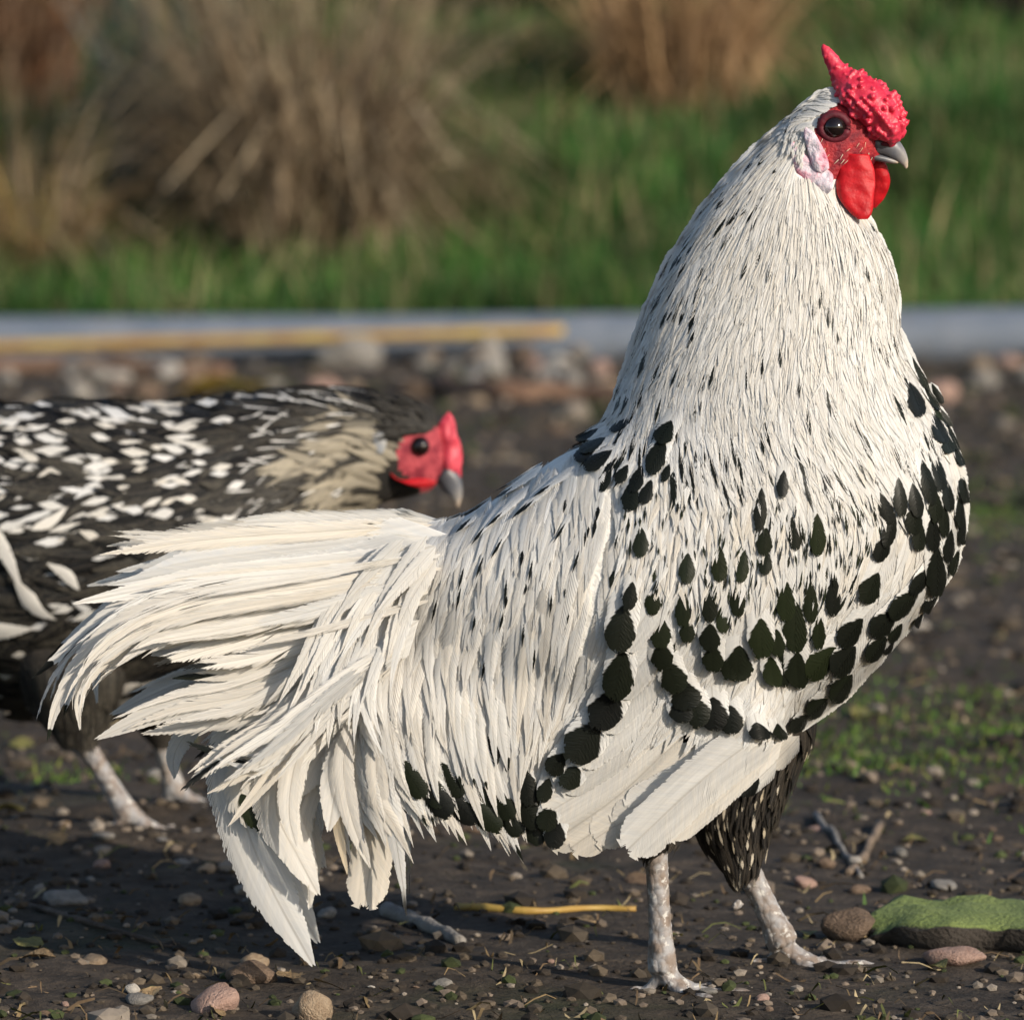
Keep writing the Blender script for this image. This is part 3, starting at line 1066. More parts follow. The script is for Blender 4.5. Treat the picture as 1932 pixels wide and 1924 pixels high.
stick('twig', [(1660, 1560), (1630, 1620), (1600, 1650)], 0.0028, 0.002, M['bark'], 'tan forked twig beside the white pebble', 'twig')
stick('twig', [(20, 1700), (160, 1740), (330, 1790)], 0.0018, 0.0012, M['stick_dark'], 'long dark twig lying on bare soil', 'twig')
stick('twig', [(1540, 920), (1700, 905), (1900, 915)], 0.006, 0.004, M['bark'], 'weathered brown stick on the gravel in front of the pipe', 'twig')


def leaf_mesh(seed, mat_):
    r = np.random.default_rng(seed)
    n = 9; V, T = [], []
    curl = r.normal(0.25, 0.15)
    for i in range(n):
        t = i / (n - 1)
        w = 0.36 * math.sin(math.pi * t ** 0.85) ** 0.8 + 0.004
        for j in range(5):
            q = (j - 2) / 2
            V.append((t - 0.5, q * w * (1 + 0.12 * r.normal()), curl * (q * w) ** 2 * 2.2 + 0.18 * math.sin(t * 3 + seed) * (t - 0.5) + 0.02 * r.normal()))
    for i in range(n - 1):
        for j in range(4):
            a = i * 5 + j
            T.append((a, a + 1, a + 6, a + 5))
    return fast_mesh('dead_leaf', np.array(V), np.array(T), mat_)


def stone_mesh(seed, sub, mat_):
    v, f = ico(sub)
    s = seed * 13.7
    nrm = v.copy()
    h = 1 + 0.20 * lerp_noise2(v[:, 0] * 1.4 + s, v[:, 1] * 1.4 + v[:, 2] * 1.1, seed) + 0.10 * lerp_noise2(v[:, 0] * 3 + v[:, 2] * 2 + s, v[:, 1] * 3, seed + 9)
    h += 0.03 * lerp_noise2(v[:, 0] * 8 + v[:, 2] * 5, v[:, 1] * 8 + s, seed + 4)
    w = v * h[:, None]
    # a few flat facets
    r = np.random.default_rng(seed)
    for _ in range(4):
        d = r.normal(0, 1, 3); d /= np.linalg.norm(d); lim = 0.72 + 0.15 * r.random()
        k = w @ d
        w = w - np.outer(np.maximum(k - lim, 0) * 0.85, d)
    return fast_mesh('stone', w, f, mat_)


def stone_mat(name, c1, c2, rnd=0.5):
    return simple_mat(name, c1, c2, 2.2, 0.85, 0.5, 0.05, 0.3, obj_random=rnd)


SM = [stone_mat('grey_stone', (0.17, 0.16, 0.145), (0.27, 0.25, 0.225)), stone_mat('tan_stone', (0.24, 0.17, 0.11), (0.34, 0.26, 0.18)),
      stone_mat('pale_stone', (0.36, 0.33, 0.29), (0.46, 0.42, 0.37)), stone_mat('brown_stone', (0.12, 0.082, 0.056), (0.20, 0.14, 0.10)),
      stone_mat('pinkish_stone', (0.30, 0.19, 0.15), (0.40, 0.27, 0.22))]
SNAME = ['grey', 'tan', 'pale buff', 'brown', 'pinkish']
SMESH = [[stone_mesh(10 * k + i, 3, SM[k]) for i in range(4)] for k in range(5)]


def put_stone(u, v, wpx, k, label, group=None, flat=0.62, sink=0.25, yoff=0.0):
    g = ground_at(u, v)
    D = g.y + 2.6
    s = wpx / 2 * D / F
    o = link('stone', SMESH[k][rng.integers(4)])
    o.scale = (s, s * (0.7 + 0.4 * rng.random()), s * flat)
    o.rotation_euler = (rng.normal(0, 0.15), rng.normal(0, 0.15), rng.random() * 6.28)
    o.location = (g.x, g.y + yoff, g.z + s * flat * (1 - 2 * sink) * 0.9)
    tag(o, label, 'stone', group)
    return o


LAND = [(1780, 1740, 'near the mossy slab'), (1360, 1840, "beside the rooster's feet"), (560, 1850, 'below the hanging tail tips'), (160, 1760, 'on the bare soil below the hen'),
        (250, 1560, "by the hen's foot"), (1000, 1660, 'on the shaded soil under the rooster'), (1700, 1550, 'on the soil behind the forked twig'), (1700, 1390, 'in the mossy patch beyond the breast'),
        (1750, 1150, 'on the soil beyond the rooster breast'), (1850, 850, 'on the far soil past the breast'), (1000, 850, 'in front of the hen beak'), (400, 1500, 'between the hen leg and the tail'), (700, 1650, 'behind the tail tips'),
        (200, 690, 'by the reddish branch before the pipe'), (620, 680, 'in the gravel before the cane'), (1030, 690, "by the cane's end"), (1780, 690, 'in the gravel by the large tan stone'), (1000, 770, 'by the thick brown branch')]


def where(u, v):
    return min(LAND, key=lambda q: (q[0] - u) ** 2 + (q[1] - v) ** 2)[2]


# single stones one can point to
put_stone(1610, 1768, 105, 3, 'rounded brown stone leaning against the mossy slab', flat=0.75)
put_stone(470, 1850, 95, 3, 'tan brown stone on bare soil below the hanging tail tips', flat=0.6)
put_stone(250, 1872, 30, 2, 'tiny white pebble on the dark soil', flat=0.8)
put_stone(405, 1906, 115, 4, 'pale pinkish stone half sunk in soil', flat=0.5)
put_stone(590, 1922, 80, 1, 'buff pointed stone standing up from the soil', flat=1.0)
put_stone(1745, 655, 110, 1, 'large tan stone lying against the grey pipe', flat=0.8)
put_stone(1615, 1632, 34, 2, 'white pebble beside the tan forked twig', flat=0.7)
put_stone(1800, 1816, 110, 4, 'pinkish flat stone in front of the mossy slab', flat=0.4)
put_stone(120, 1705, 90, 0, 'pale grey flat stone on the soil below the hen foot', flat=0.4)
put_stone(925, 688, 80, 0, 'round grey stone in front of the bamboo cane end', flat=0.9)
put_stone(660, 690, 130, 0, 'wide grey stone in the gravel strip before the cane', flat=0.6)
put_stone(225, 748, 32, 4, 'small orange pink stone behind the hen back', flat=1.1)
put_stone(300, 1470, 48, 2, 'whitish stone on soil between the hen leg and the tail', flat=0.5)
# gravel strip in front of the pipe
def loose_stone(u, v, wpx, k, fl, sink):
    size = 'small' if wpx < 26 else 'large' if wpx > 54 else 'middling'
    lb = f'{size} {SNAME[k]} stone {where(u, v)}'
    put_stone(u, v, wpx, k, lb, lb.replace(' stone ', ' stones '), flat=fl, sink=sink)


for i in range(85):
    u = rng.uniform(-20, 1950); v = 668 + 95 * rng.random() ** 1.3
    k = int(rng.choice(5, p=[0.3, 0.25, 0.15, 0.18, 0.12]))
    loose_stone(u, v, rng.uniform(28, 78), k, rng.uniform(0.5, 0.85), 0.25)
for i in range(120):
    v = 800 + 1120 * rng.random() ** 0.9; u = rng.uniform(-20, 1950)
    k = int(rng.choice(5, p=[0.28, 0.2, 0.1, 0.32, 0.10]))
    loose_stone(u, v, 14 + 44 * rng.random() ** 2, k, rng.uniform(0.35, 0.7), 0.32)

LM = [simple_mat('leaf_tan', (0.20, 0.13, 0.065), (0.30, 0.21, 0.11), 3, 0.75, 0.4, 0.02, obj_random=0.5), simple_mat('leaf_brown', (0.085, 0.052, 0.03), (0.15, 0.10, 0.06), 3, 0.75, 0.4, 0.02, obj_random=0.5),
      simple_mat('leaf_olive', (0.10, 0.10, 0.03), (0.19, 0.17, 0.05), 3, 0.7, 0.4, 0.02, obj_random=0.4)]
LNAME = ['tan', 'dark brown', 'olive']
LMESH = [[leaf_mesh(7 * k + i, LM[k]) for i in range(3)] for k in range(3)]
for i in range(70):
    v = 770 + 1150 * rng.random() ** 0.85; u = rng.uniform(-20, 1950)
    g = ground_at(u, v); k = int(rng.integers(3)); s = (26 + 60 * rng.random()) * (g.y + 2.6) / F
    o = link('dead_leaf', LMESH[k][rng.integers(3)])
    o.scale = (s, s, s); o.rotation_euler = (rng.normal(0, 0.2), rng.normal(0, 0.2), rng.random() * 6.28)
    o.location = (g.x, g.y, g.z + 0.002 + s * 0.03)
    tag(o, f'{LNAME[k]} dead leaf lying {where(u, v)}', 'leaf', f'{LNAME[k]} dead leaves {where(u, v)}')


def big_leaf():
    g = ground_at(420, 752)
    me = leaf_mesh(3, simple_mat('leaf_yellow', (0.36, 0.22, 0.04), (0.26, 0.24, 0.06), 3, 0.6, 0.4, 0.02))
    o = link('broad_leaf', me); s = 0.13
    o.scale = (s, s * 0.7, s * 0.6); o.rotation_euler = (R(-14), R(-6), R(8)); o.location = (g.x, g.y, g.z + 0.012)
    tag(o, 'large yellowing leaf on the gravel just above the hen back', 'leaf')


big_leaf()


def mossy_slab():
    a = ground_at(1640, 1790); b = ground_at(2050, 1800)
    r = np.random.default_rng(4)
    nx, ny = 26, 12
    V = []; T = []
    L = b.x - a.x
    for layer in (0, 1):
        for j in range(ny):
            for i in range(nx):
                s = i / (nx - 1); t = j / (ny - 1)
                e = min(s, 1 - s, 0.5) * 2; f = min(t, 1 - t) * 2
                taper = min(1, (s * 4 + 0.25))
                x = a.x + L * s + 0.004 * math.sin(t * 9)
                y = a.y + 0.10 * (t - 0.0) * taper + 0.02 * (1 - taper) + 0.004 * math.sin(s * 14) - 0.02 * s
                if layer:
                    z = 0.013 * taper ** 0.5 * min(1, 0.75 + e) * (0.72 + 0.28 * min(1, f * 3)) + 0.0022 * lerp_noise2(s * 14, t * 7, 3)
                else:
                    z = -0.006
                    y = y + (0.010 if t < 0.5 else -0.006)
                V.append((x, y, float(gz(x, y)) * 0.4 + z))
    def id_(l, j, i): return l * nx * ny + j * nx + i
    for j in range(ny - 1):
        for i in range(nx - 1):
            T.append((id_(1, j, i), id_(1, j, i + 1), id_(1, j + 1, i + 1), id_(1, j + 1, i)))
            T.append((id_(0, j + 1, i), id_(0, j + 1, i + 1), id_(0, j, i + 1), id_(0, j, i)))
    for i in range(nx - 1):
        T.append((id_(0, 0, i), id_(0, 0, i + 1), id_(1, 0, i + 1), id_(1, 0, i)))
        T.append((id_(1, ny - 1, i), id_(1, ny - 1, i + 1), id_(0, ny - 1, i + 1), id_(0, ny - 1, i)))
    for j in range(ny - 1):
        T.append((id_(1, j, 0), id_(1, j + 1, 0), id_(0, j + 1, 0), id_(0, j, 0)))
        T.append((id_(0, j, nx - 1), id_(0, j + 1, nx - 1), id_(1, j + 1, nx - 1), id_(1, j, nx - 1)))
    g = NT('mossy_stone')
    v = g.obj(); ge = g.n('ShaderNodeNewGeometry'); sz = g.n('ShaderNodeSeparateXYZ'); g.l(ge.outputs['Normal'], sz.inputs[0])
    nz = g.noise(60, 5, v).outputs['Fac']
    f = g.smooth(g.math('ADD', sz.outputs[2], g.math('MULTIPLY', g.math('SUBTRACT', nz, 0.5), 0.9)), 0.45, 0.8)
    moss = g.mix(nz, (0.10, 0.15, 0.035), (0.20, 0.24, 0.07))
    c = g.mix(f, (0.035, 0.028, 0.022), moss)
    g.l(c, g.p.inputs['Base Color']); g.p.inputs['Roughness'].default_value = 0.9
    g.bump(g.noise(350, 5, v).outputs['Fac'], 0.9, 0.003)
    me = fast_mesh('mossy_slab', np.array(V), np.array(T), g.m)
    tag(link('mossy_slab', me), 'flat slab covered in yellow green moss on the soil beside the far foot', 'slab')


mossy_slab()

# ================================================================== ROOSTER
YC = 0.0
ROO = [  # back/top edge, front/bottom edge, half width
    (1672, 258, 1664, 296, 12), (1640, 215, 1632, 325, 36), (1590, 186, 1592, 362, 54), (1525, 210, 1580, 392, 60),
    (1442, 278, 1612, 425, 74), (1362, 360, 1650, 455, 96), (1294, 460, 1682, 530, 122), (1232, 585, 1690, 625, 150),
    (1188, 712, 1728, 735, 186), (1132, 822, 1790, 850, 228), (1044, 872, 1812, 965, 262), (952, 935, 1745, 1135, 280),
    (862, 985, 1590, 1300, 285), (790, 1005, 1330, 1440, 262), (705, 1015, 1050, 1510, 215), (610, 1040, 800, 1440, 140), (525, 1075, 610, 1290, 70), (455, 1120, 490, 1200, 25)]
body_lf = Loft(ROO, YC, rings=64, half=18)
roo = empty('rooster', (0.10, 0.0, 0.0))
tag(roo, 'white rooster with black spangles and red comb standing in profile', 'rooster')
thigh_far = Loft([(1380, 1330, 1560, 1300, 70), (1340, 1420, 1535, 1375, 78), (1300, 1500, 1497, 1450, 72), (1310, 1560, 1470, 1520, 55), (1345, 1610, 1440, 1580, 34), (1372, 1650, 1424, 1640, 20)], 0.045, rings=20, half=10)
thigh_near = Loft([(1180, 1330, 1430, 1330, 60), (1180, 1430, 1390, 1430, 60), (1185, 1500, 1330, 1500, 50), (1200, 1550, 1282, 1550, 34), (1212, 1605, 1260, 1600, 22)], -0.030, rings=20, half=10)


def W(u, v, y):
    return P(u, v, y)


def leg_parts(top, ankle, y, fwd, rr, foot_c=None):
    """shank and a foot with three front toes and a spur toe; fwd = heading angle of the foot in the ground plane"""
    parts = []
    a = W(*top, y); b = W(*ankle, y)
    b[2] = 0.006
    n = 9
    path = np.stack([a + (b - a) * t for t in np.linspace(0, 1, n)])
    path[:, 1] += 0.001 * np.sin(np.linspace(0, 5, n))
    rad = np.array([1.15, 1.0, 0.92, 0.9, 0.9, 0.9, 0.95, 1.1, 1.25]) * rr
    parts.append(tube(path, rad, 14))
    # scutes: raised rings down the front of the shank
    for k in range(1, 17):
        t = k / 17.5
        c = a + (b - a) * t
        q = (b - a) / np.linalg.norm(b - a)
        r0 = np.interp(t, np.linspace(0, 1, n), rad)
        parts.append(tube(np.array([c - q * 0.0011, c, c + q * 0.0011]), [r0 * 0.9, r0 * 1.10, r0 * 0.9], 14))
    for ang, L in ((fwd, 0.052), (fwd + 0.62, 0.040), (fwd - 0.62, 0.042), (fwd + math.pi + 0.25, 0.018)):
        d = np.array([math.cos(ang), math.sin(ang), 0])
        pts = [b + [0, 0, 0.001]]
        for t, h in ((0.2, 0.0015), (0.45, -0.003), (0.7, -0.0015), (0.9, -0.004), (1.0, -0.006)):
            pts.append(np.array([b[0], b[1], 0]) + d * L * t + [0, 0, h])
        pts = catmull(np.array(pts), 12)
        pts[:, 2] += gz(pts[:, 0], pts[:, 1]) * 0.8
        parts.append(tube(pts, np.array([1, .95, .85, .78, .82, .74, .68, .72, .62, .45, .28, .12]) * rr * 0.78, 9, 0.85))
    return parts


spur = tube(np.stack([W(1398, 1700, 0.045), W(1385, 1712, 0.043), W(1378, 1716, 0.042)]), [0.003, 0.002, 0.0006], 8)
body_me = fused('body', [body_lf.tris(), thigh_far.tris(), thigh_near.tris(), spur]
                + leg_parts((1235, 1560), (1250, 1838), -0.032, -0.25, 0.0059)
                + leg_parts((1392, 1600), (1478, 1803), 0.045, -0.1, 0.0066), 0.0016, 2)
for k in ('down', 'dark_down', 'leg', 'face'):
    body_me.materials.append(M[k])
fc = face_centres(body_me)
fu, fv = pix(fc)
mi = np.zeros(len(fc), np.int32)
mi[(fv > 1330) & (fu > 1150) & (fu < 1560)] = 1
mi[(fv > 1490) & (fu < 1150)] = 1
mi[(fv > 1632)] = 2
mi[(fv > 1590) & (fu > 1200) & (fu < 1275)] = 2
mi[(fu > 1532) & (fv < 340) & (fu + fv * 0.3 > 1612)] = 3
body_me.polygons.foreach_set('material_index', mi)
link('body', body_me, roo)

fld = Field([body_lf], (300, 60, 2000, 1700), 4.0)
fldw = Field([body_lf], (300, 60, 2000, 1700), 4.0)
def hang(fd):
    vv = fd.box[1] + np.arange(fd.nv)[:, None] * 4.0; uu = fd.box[0] + np.arange(fd.nu)[None, :] * 4.0
    a = np.clip((vv - 1180) / 180, 0, 1) * np.clip((uu - 560) / 150, 0, 1) * np.clip((1520 - uu) / 100, 0, 1)
    a = a * a * (3 - 2 * a)
    Y = fd.D[..., 0]
    Y = Y * (1 - a) + np.minimum(Y, -0.060 + 0.000018 * np.maximum(vv - 1300, 0)) * a
    for _ in range(10):
        Y = (Y + np.roll(Y, 1, 0) + np.roll(Y, -1, 0) + np.roll(Y, 1, 1) + np.roll(Y, -1, 1)) / 5
    gv, gu = np.gradient(Y, 4.0 * 0.00025)
    n = np.stack([gu, -np.ones_like(gu), -gv], -1)
    n = np.clip(n, -2.5, 2.5); n /= np.linalg.norm(n, axis=-1, keepdims=True)
    fd.D = np.concatenate([Y[..., None], n], -1)
hang(fldw)
fthigh = Field([thigh_far], (1200, 1250, 1650, 1700), 4.0, 15)
fthigh_n = Field([thigh_near], (1100, 1250, 1500, 1700), 4.0, 15)

PN = Patch([
    [(1555, 180), (1440, 268), (1330, 390), (1245, 530), (1195, 660), (1160, 770), (1115, 835)],
    [(1520, 230), (1430, 330), (1345, 460), (1285, 600), (1240, 720), (1205, 830), (1180, 920)],
    [(1500, 290), (1445, 390), (1395, 520), (1350, 650), (1325, 760), (1330, 860), (1350, 980)],
    [(1500, 330), (1490, 430), (1470, 560), (1450, 690), (1450, 800), (1475, 900), (1500, 1000)],
    [(1535, 335), (1558, 445), (1560, 570), (1560, 690), (1580, 800), (1620, 890), (1655, 955)],
    [(1578, 355), (1620, 460), (1640, 560), (1640, 660), (1660, 760), (1690, 840), (1705, 890)],
    [(1625, 385), (1664, 462), (1686, 550), (1692, 640), (1715, 705), (1740, 750), (1755, 785)]])
PS = Patch([
    [(780, 990), (640, 1120), (560, 1260), (490, 1390), (430, 1470)],
    [(820, 985), (695, 1150), (620, 1300), (600, 1430), (640, 1580)],
    [(870, 978), (770, 1150), (715, 1320), (735, 1450), (775, 1540)],
    [(930, 945), (855, 1130), (830, 1310), (850, 1440), (890, 1540)],
    [(1000, 905), (950, 1110), (930, 1310), (950, 1450), (975, 1550)],
    [(1080, 862), (1045, 1040), (1020, 1230), (1000, 1370), (980, 1490)],
    [(1140, 830), (1140, 960), (1110, 1110), (1080, 1230), (1050, 1330)]])
PB = Patch([
    [(1700, 670), (1752, 760), (1795, 860), (1810, 950), (1800, 1040), (1760, 1115), (1690, 1190), (1615, 1280), (1545, 1345)],
    [(1690, 720), (1730, 800), (1765, 900), (1770, 1000), (1740, 1090), (1685, 1160), (1615, 1230), (1555, 1300), (1505, 1350)],
    [(1650, 780), (1690, 860), (1710, 950), (1700, 1040), (1660, 1110), (1610, 1180), (1560, 1250), (1510, 1310), (1480, 1370)],
    [(1600, 850), (1620, 920), (1630, 990), (1620, 1060), (1590, 1130), (1550, 1190), (1510, 1250), (1480, 1300), (1450, 1350)],
    [(1530, 880), (1545, 950), (1550, 1020), (1545, 1090), (1530, 1150), (1510, 1210), (1480, 1260), (1460, 1310), (1430, 1370)],
    [(1440, 880), (1450, 950), (1455, 1020), (1450, 1090), (1440, 1150), (1420, 1210), (1390, 1260), (1350, 1330), (1290, 1400)],
    [(1340, 870), (1345, 950), (1345, 1020), (1340, 1090), (1330, 1150), (1310, 1210), (1270, 1280), (1210, 1370), (1150, 1450)],
    [(1250, 850), (1240, 930), (1230, 1000), (1215, 1080), (1200, 1150), (1180, 1220), (1150, 1310), (1100, 1400), (1050, 1490)],
    [(1180, 850), (1170, 930), (1165, 1000), (1155, 1080), (1140, 1150), (1120, 1220), (1090, 1300), (1030, 1390), (990, 1460)]])

far = Bucket()            # the side turned away carries the same plumage


def add_parts(name, items, mat, label=None):
    """each feather a mesh of its own"""
    for it in items:
        b = Bucket(); b.add(*it)
        o = link(name, b.mesh(name, mat), roo)
        far_single.append(b)


far_single = []


def mirrored(o, parent, yc):
    """the same plumage on the side turned away"""
    c = o.copy(); col.objects.link(c)
    c.parent = parent
    c.matrix_parent_inverse = Matrix.Translation(parent.location).inverted()
    c.scale = (1, -1, 1); c.location = (0, 2 * yc, 0)
    return c


def stuff(name, bucket, mat, parent=None, mirror=True):
    o = link(name, bucket.mesh(name, mat), parent or roo)
    o['kind'] = 'stuff'
    if mirror: mirrored(o, parent or roo, YC)


# ---- breast and wing coverts, white ground layer
b = Bucket()
for i in range(1600):
    g, s = rng.random(), rng.random() ** 0.9 * 0.9
    if g < 0.4 and s > 0.96: continue
    L = rng.uniform(85, 135); wv = rng.uniform(13, 21)
    mk = (2, 0, 0, rng.uniform(0.0, 0.25))
    if rng.random() < 0.10 and 0.05 < s < 0.5: mk = (rng.uniform(0.6, 0.75), rng.uniform(0.5, 0.9), rng.random(), 0.1)
    b.add(*feather(PB.line(g, s, L, 7, rng.normal(0, 0.01)), wv, 'saddle', fldw, lift=(0.0004, rng.uniform(0.0010, 0.0022)), cup=0.06, mark=mk))
# slim loose feathers hanging over the shoulder
for i in range(650):
    g, s = rng.uniform(0.33, 0.97), rng.uniform(0.0, 0.36)
    L = rng.uniform(70, 130)
    dark = rng.random()
    mk = (rng.uniform(0.62, 0.8), rng.uniform(0.35, 0.7), rng.random(), 0.05) if dark < 0.33 else (2, 0, 0, rng.uniform(0, 0.35))
    b.add(*feather(PB.line(g, s, L, 7, rng.normal(0, 0.02)), rng.uniform(5, 10), 'hackle', fldw, lift=(0.001, rng.uniform(0.002, 0.0034)), cup=0.12, mark=mk))
stuff('breast_plumage', b, M['feather'])

# ---- flight feathers of the folded wing
wing = []
for tip, root, wd, mark in [
    ((1172, 1215), (1300, 1000), 30, (2, 0, 0, 0.05)), ((1160, 1300), (1320, 1070), 32, (2, 0, 0, 0.05)), ((1128, 1368), (1330, 1130), 36, (2, 0, 0, 0.08)),
    ((1082, 1430), (1340, 1190), 40, (2, 0, 0, 0.1)), ((1052, 1478), (1350, 1250), 40, (2, 0, 0, 0.15)), ((1032, 1530), (1360, 1290), 40, (2, 0, 0, 0.2)),
    ((1036, 1588), (1380, 1310), 40, (2, 0, 0, 0.3)), ((1075, 1596), (1400, 1330), 40, (2, 0, 0, 0.42)), ((1120, 1580), (1420, 1340), 40, (2, 0, 0, 0.36)), ((1160, 1556), (1440, 1350), 38, (2, 0, 0, 0.28)),
    ((1185, 1525), (1450, 1352), 36, (2, 0, 0, 0.2))]:
    root = (tip[0] + 0.74 * (root[0] - tip[0]), tip[1] + 0.74 * (root[1] - tip[1]))
    ln = catmull(np.array([root, ((root[0] + tip[0]) / 2 + 8, (root[1] + tip[1]) / 2 + 10), tip]), 9)
    k = len(wing)
    wing.append(feather(ln, wd, 'quill', fldw, lift=(-0.0012, 0.0026 + 0.00032 * (10 - k)), cup=0.06, mark=mark))
wing.append(feather(catmull(np.array([(1470, 1362), (1335, 1462), (1182, 1604)]), 9), 46, 'quill', None, ydepth=[-0.040, -0.060, -0.066, -0.063, -0.060], lift=(0.001, 0.004), cup=0.10, mark=(2, 0, 0, 0.14)))
wing.append(feather(catmull(np.array([(1480, 1375), (1380, 1475), (1260, 1578)]), 9), 30, 'quill', None, ydepth=[-0.036, -0.054, -0.058, -0.054], lift=(0.001, 0.002), cup=0.10, mark=(2, 0, 0, 0.25)))
add_parts('wing_feather', wing, M['feather'])

# ---- spangled feathers, one by one
SPZ3 = [(515, 390, 110, 60, 95), (470, 600, 100, 55, 100), (432, 725, 160, 110, 100), (422, 905, 170, 110, 105), (372, 1050, 170, 130, 115), (280, 1190, 170, 140, 125), (165, 1280, 90, 80, 130), (225, 1335, 90, 90, 130), (120, 1390, 90, 60, 110), (130, 1500, 100, 80, 110), (160, 1570, 100, 80, 100),
        (590, 745, 110, 80, 90), (560, 620, 100, 60, 92), (595, 835, 90, 85, 80), (640, 920, 110, 100, 70), (690, 1000, 120, 115, 70), (740, 1070, 110, 100, 75), (680, 1060, 100, 100, 80), (810, 1080, 120, 105, 85), (880, 1105, 100, 90, 85), (980, 1150, 60, 55, 85), (1050, 1150, 60, 55, 88),
        (700, 490, 110, 60, 95), (685, 640, 150, 60, 95), (700, 740, 80, 60, 95), (790, 620, 150, 60, 92), (790, 760, 90, 80, 95), (800, 840, 90, 80, 95), (905, 870, 130, 110, 95), (870, 880, 90, 70, 95), (845, 700, 80, 50, 95), (830, 470, 130, 60, 92), (905, 600, 150, 60, 90), (925, 480, 120, 50, 100), (1000, 250, 160, 50, 95), (1090, 150, 100, 45, 95), (1015, 380, 100, 60, 100), (1020, 470, 80, 50, 105), (1100, 620, 140, 70, 92), (995, 760, 130, 90, 90), (1060, 780, 90, 60, 90), (1135, 720, 180, 90, 92), (1035, 900, 110, 70, 90), (1080, 890, 130, 60, 90), (1140, 890, 130, 90, 92), (1140, 330, 150, 55, 92), (1230, 350, 150, 60, 95), (1200, 620, 150, 55, 92), (1290, 590, 150, 55, 95), (1230, 740, 120, 50, 95),
        (1440, 560, 120, 80, 120), (1360, 740, 130, 80, 130), (1240, 860, 150, 90, 135), (1330, 850, 130, 90, 130), (1320, 960, 120, 80, 130), (1220, 1040, 100, 70, 145), (1140, 1110, 100, 60, 140), (1490, 400, 110, 70, 115), (1520, 330, 130, 60, 110),
        (1560, 200, 140, 60, 88), (1500, 240, 120, 60, 70), (1620, 210, 120, 60, 85), (1670, 140, 160, 60, 82), (1710, 100, 140, 60, 80), (1750, 190, 120, 50, 85), (1615, 280, 120, 70, 95), (1635, 350, 110, 60, 95), (1690, 340, 130, 60, 95), (1700, 230, 120, 60, 90), (1735, 290, 120, 45, 95), (1800, 250, 120, 40, 95), (1815, 150, 130, 40, 88), (1815, 320, 120, 40, 100), (1700, 490, 180, 85, 95), (1755, 390, 120, 50, 100), (1785, 450, 120, 50, 105),
        (1640, 530, 120, 60, 130), (1570, 620, 150, 80, 135), (1490, 700, 130, 90, 135), (1540, 740, 80, 50, 130), (1460, 800, 110, 70, 135), (1690, 620, 90, 45, 135), (1640, 690, 60, 30, 135), (1510, 800, 60, 40, 135)]
SPZ2 = [(1560, 1060, 160, 80, 75), (1590, 940, 180, 50, 62), (1640, 1040, 150, 50, 62), (1660, 1180, 170, 70, 70), (1710, 1130, 120, 50, 65), (1740, 1230, 130, 40, 72), (1700, 1250, 130, 60, 75), (1770, 1310, 120, 40, 78), (1680, 1020, 100, 40, 62),
        (360, 1330, 180, 80, 110), (400, 1220, 120, 80, 115), (265, 1440, 120, 60, 110), (235, 1520, 130, 80, 100), (195, 1420, 90, 50, 120), (120, 1440, 120, 40, 110), (400, 1410, 80, 40, 110), (310, 1500, 110, 60, 110), (200, 1180, 120, 40, 140), (60, 1290, 130, 50, 145), (20, 1330, 100, 60, 145), (85, 1360, 140, 60, 145), (30, 1240, 120, 40, 150)]
sp = [(973.6 + x * .4601, 846.6 + y * .4601, l * .4601, w * .4601, a) for x, y, l, w, a in SPZ3] + [(1100.6 + x * .396, 338.6 + y * .396, l * .396, w * .396, a) for x, y, l, w, a in SPZ2]
items = []
for (cu, cv, l, w, a) in sp:
    d = np.array([math.cos(R(a)), math.sin(R(a))])
    tip = np.array([cu, cv]) + d * l * 0.55
    L = 1.9 * l + 30
    while L > 1.25 * l and not inside(fld, tip - d * (L + 8)): L -= 5
    tone = rng.uniform(0.3, 1.0) if 1200 < cu < 1560 and 1000 < cv < 1270 else rng.uniform(0, 0.35)  # covert spangles lean to the olive tip colour: green sheen painted in
    items.append(feather(straight(tip, a, L, rng.normal(0, 8)), w * (0.62 if cu < 1640 else 0.54), 'spangle', fldw, lift=((-0.002 if cu < 1470 and cv > 1100 else 0.0006), rng.uniform(0.0030, 0.0040) + (0.0022 if 1215 < cu < 1470 and cv > 1190 else 0.0042 if cu < 1195 and cv > 1100 else 0)), cup=0.12, mark=(max(0.05, 1 - l * 1.12 / L), 1.35, tone, 0.05)))
add_parts('spangled_feather', items, M['feather'])

# ---- saddle
b = Bucket()
for i in range(900):
    g = rng.random() ** 0.8; s = rng.uniform(-0.02, 0.74)
    mk = (2, 0, 0, rng.uniform(0.02, 0.22) + 0.12 * s)
    r = rng.random()
    if s < 0.2 and g > 0.6 and r < 0.14: mk = (rng.uniform(0.74, 0.82), 0.55, 0, 0.05)
    elif r < 0.02: mk = (rng.uniform(0.78, 0.86), 0.5, 0.2, 0.1)
    b.add(*feather(PS.line(g, max(s, 0), rng.uniform(110, 210), 9, rng.normal(0, 0.02)), rng.uniform(10, 17), 'saddle', fldw, lift=(0.0010, rng.uniform(0.0020, 0.0036)), cup=0.12, mark=mk, wav=0.2))
for i in range(150):
    g = rng.uniform(0.0, 0.3); s = rng.uniform(0.0, 0.35)
    b.add(*feather(PS.line(g, s, rng.uniform(130, 230), 9, rng.normal(0, 0.03)), rng.uniform(9, 15), 'saddle', fldw, lift=(0.0014, rng.uniform(0.003, 0.006)), cup=0.12, mark=(2, 0, 0, rng.uniform(0, .15)), wav=0.2))
stuff('saddle_plumage', b, M['feather'])
items = []
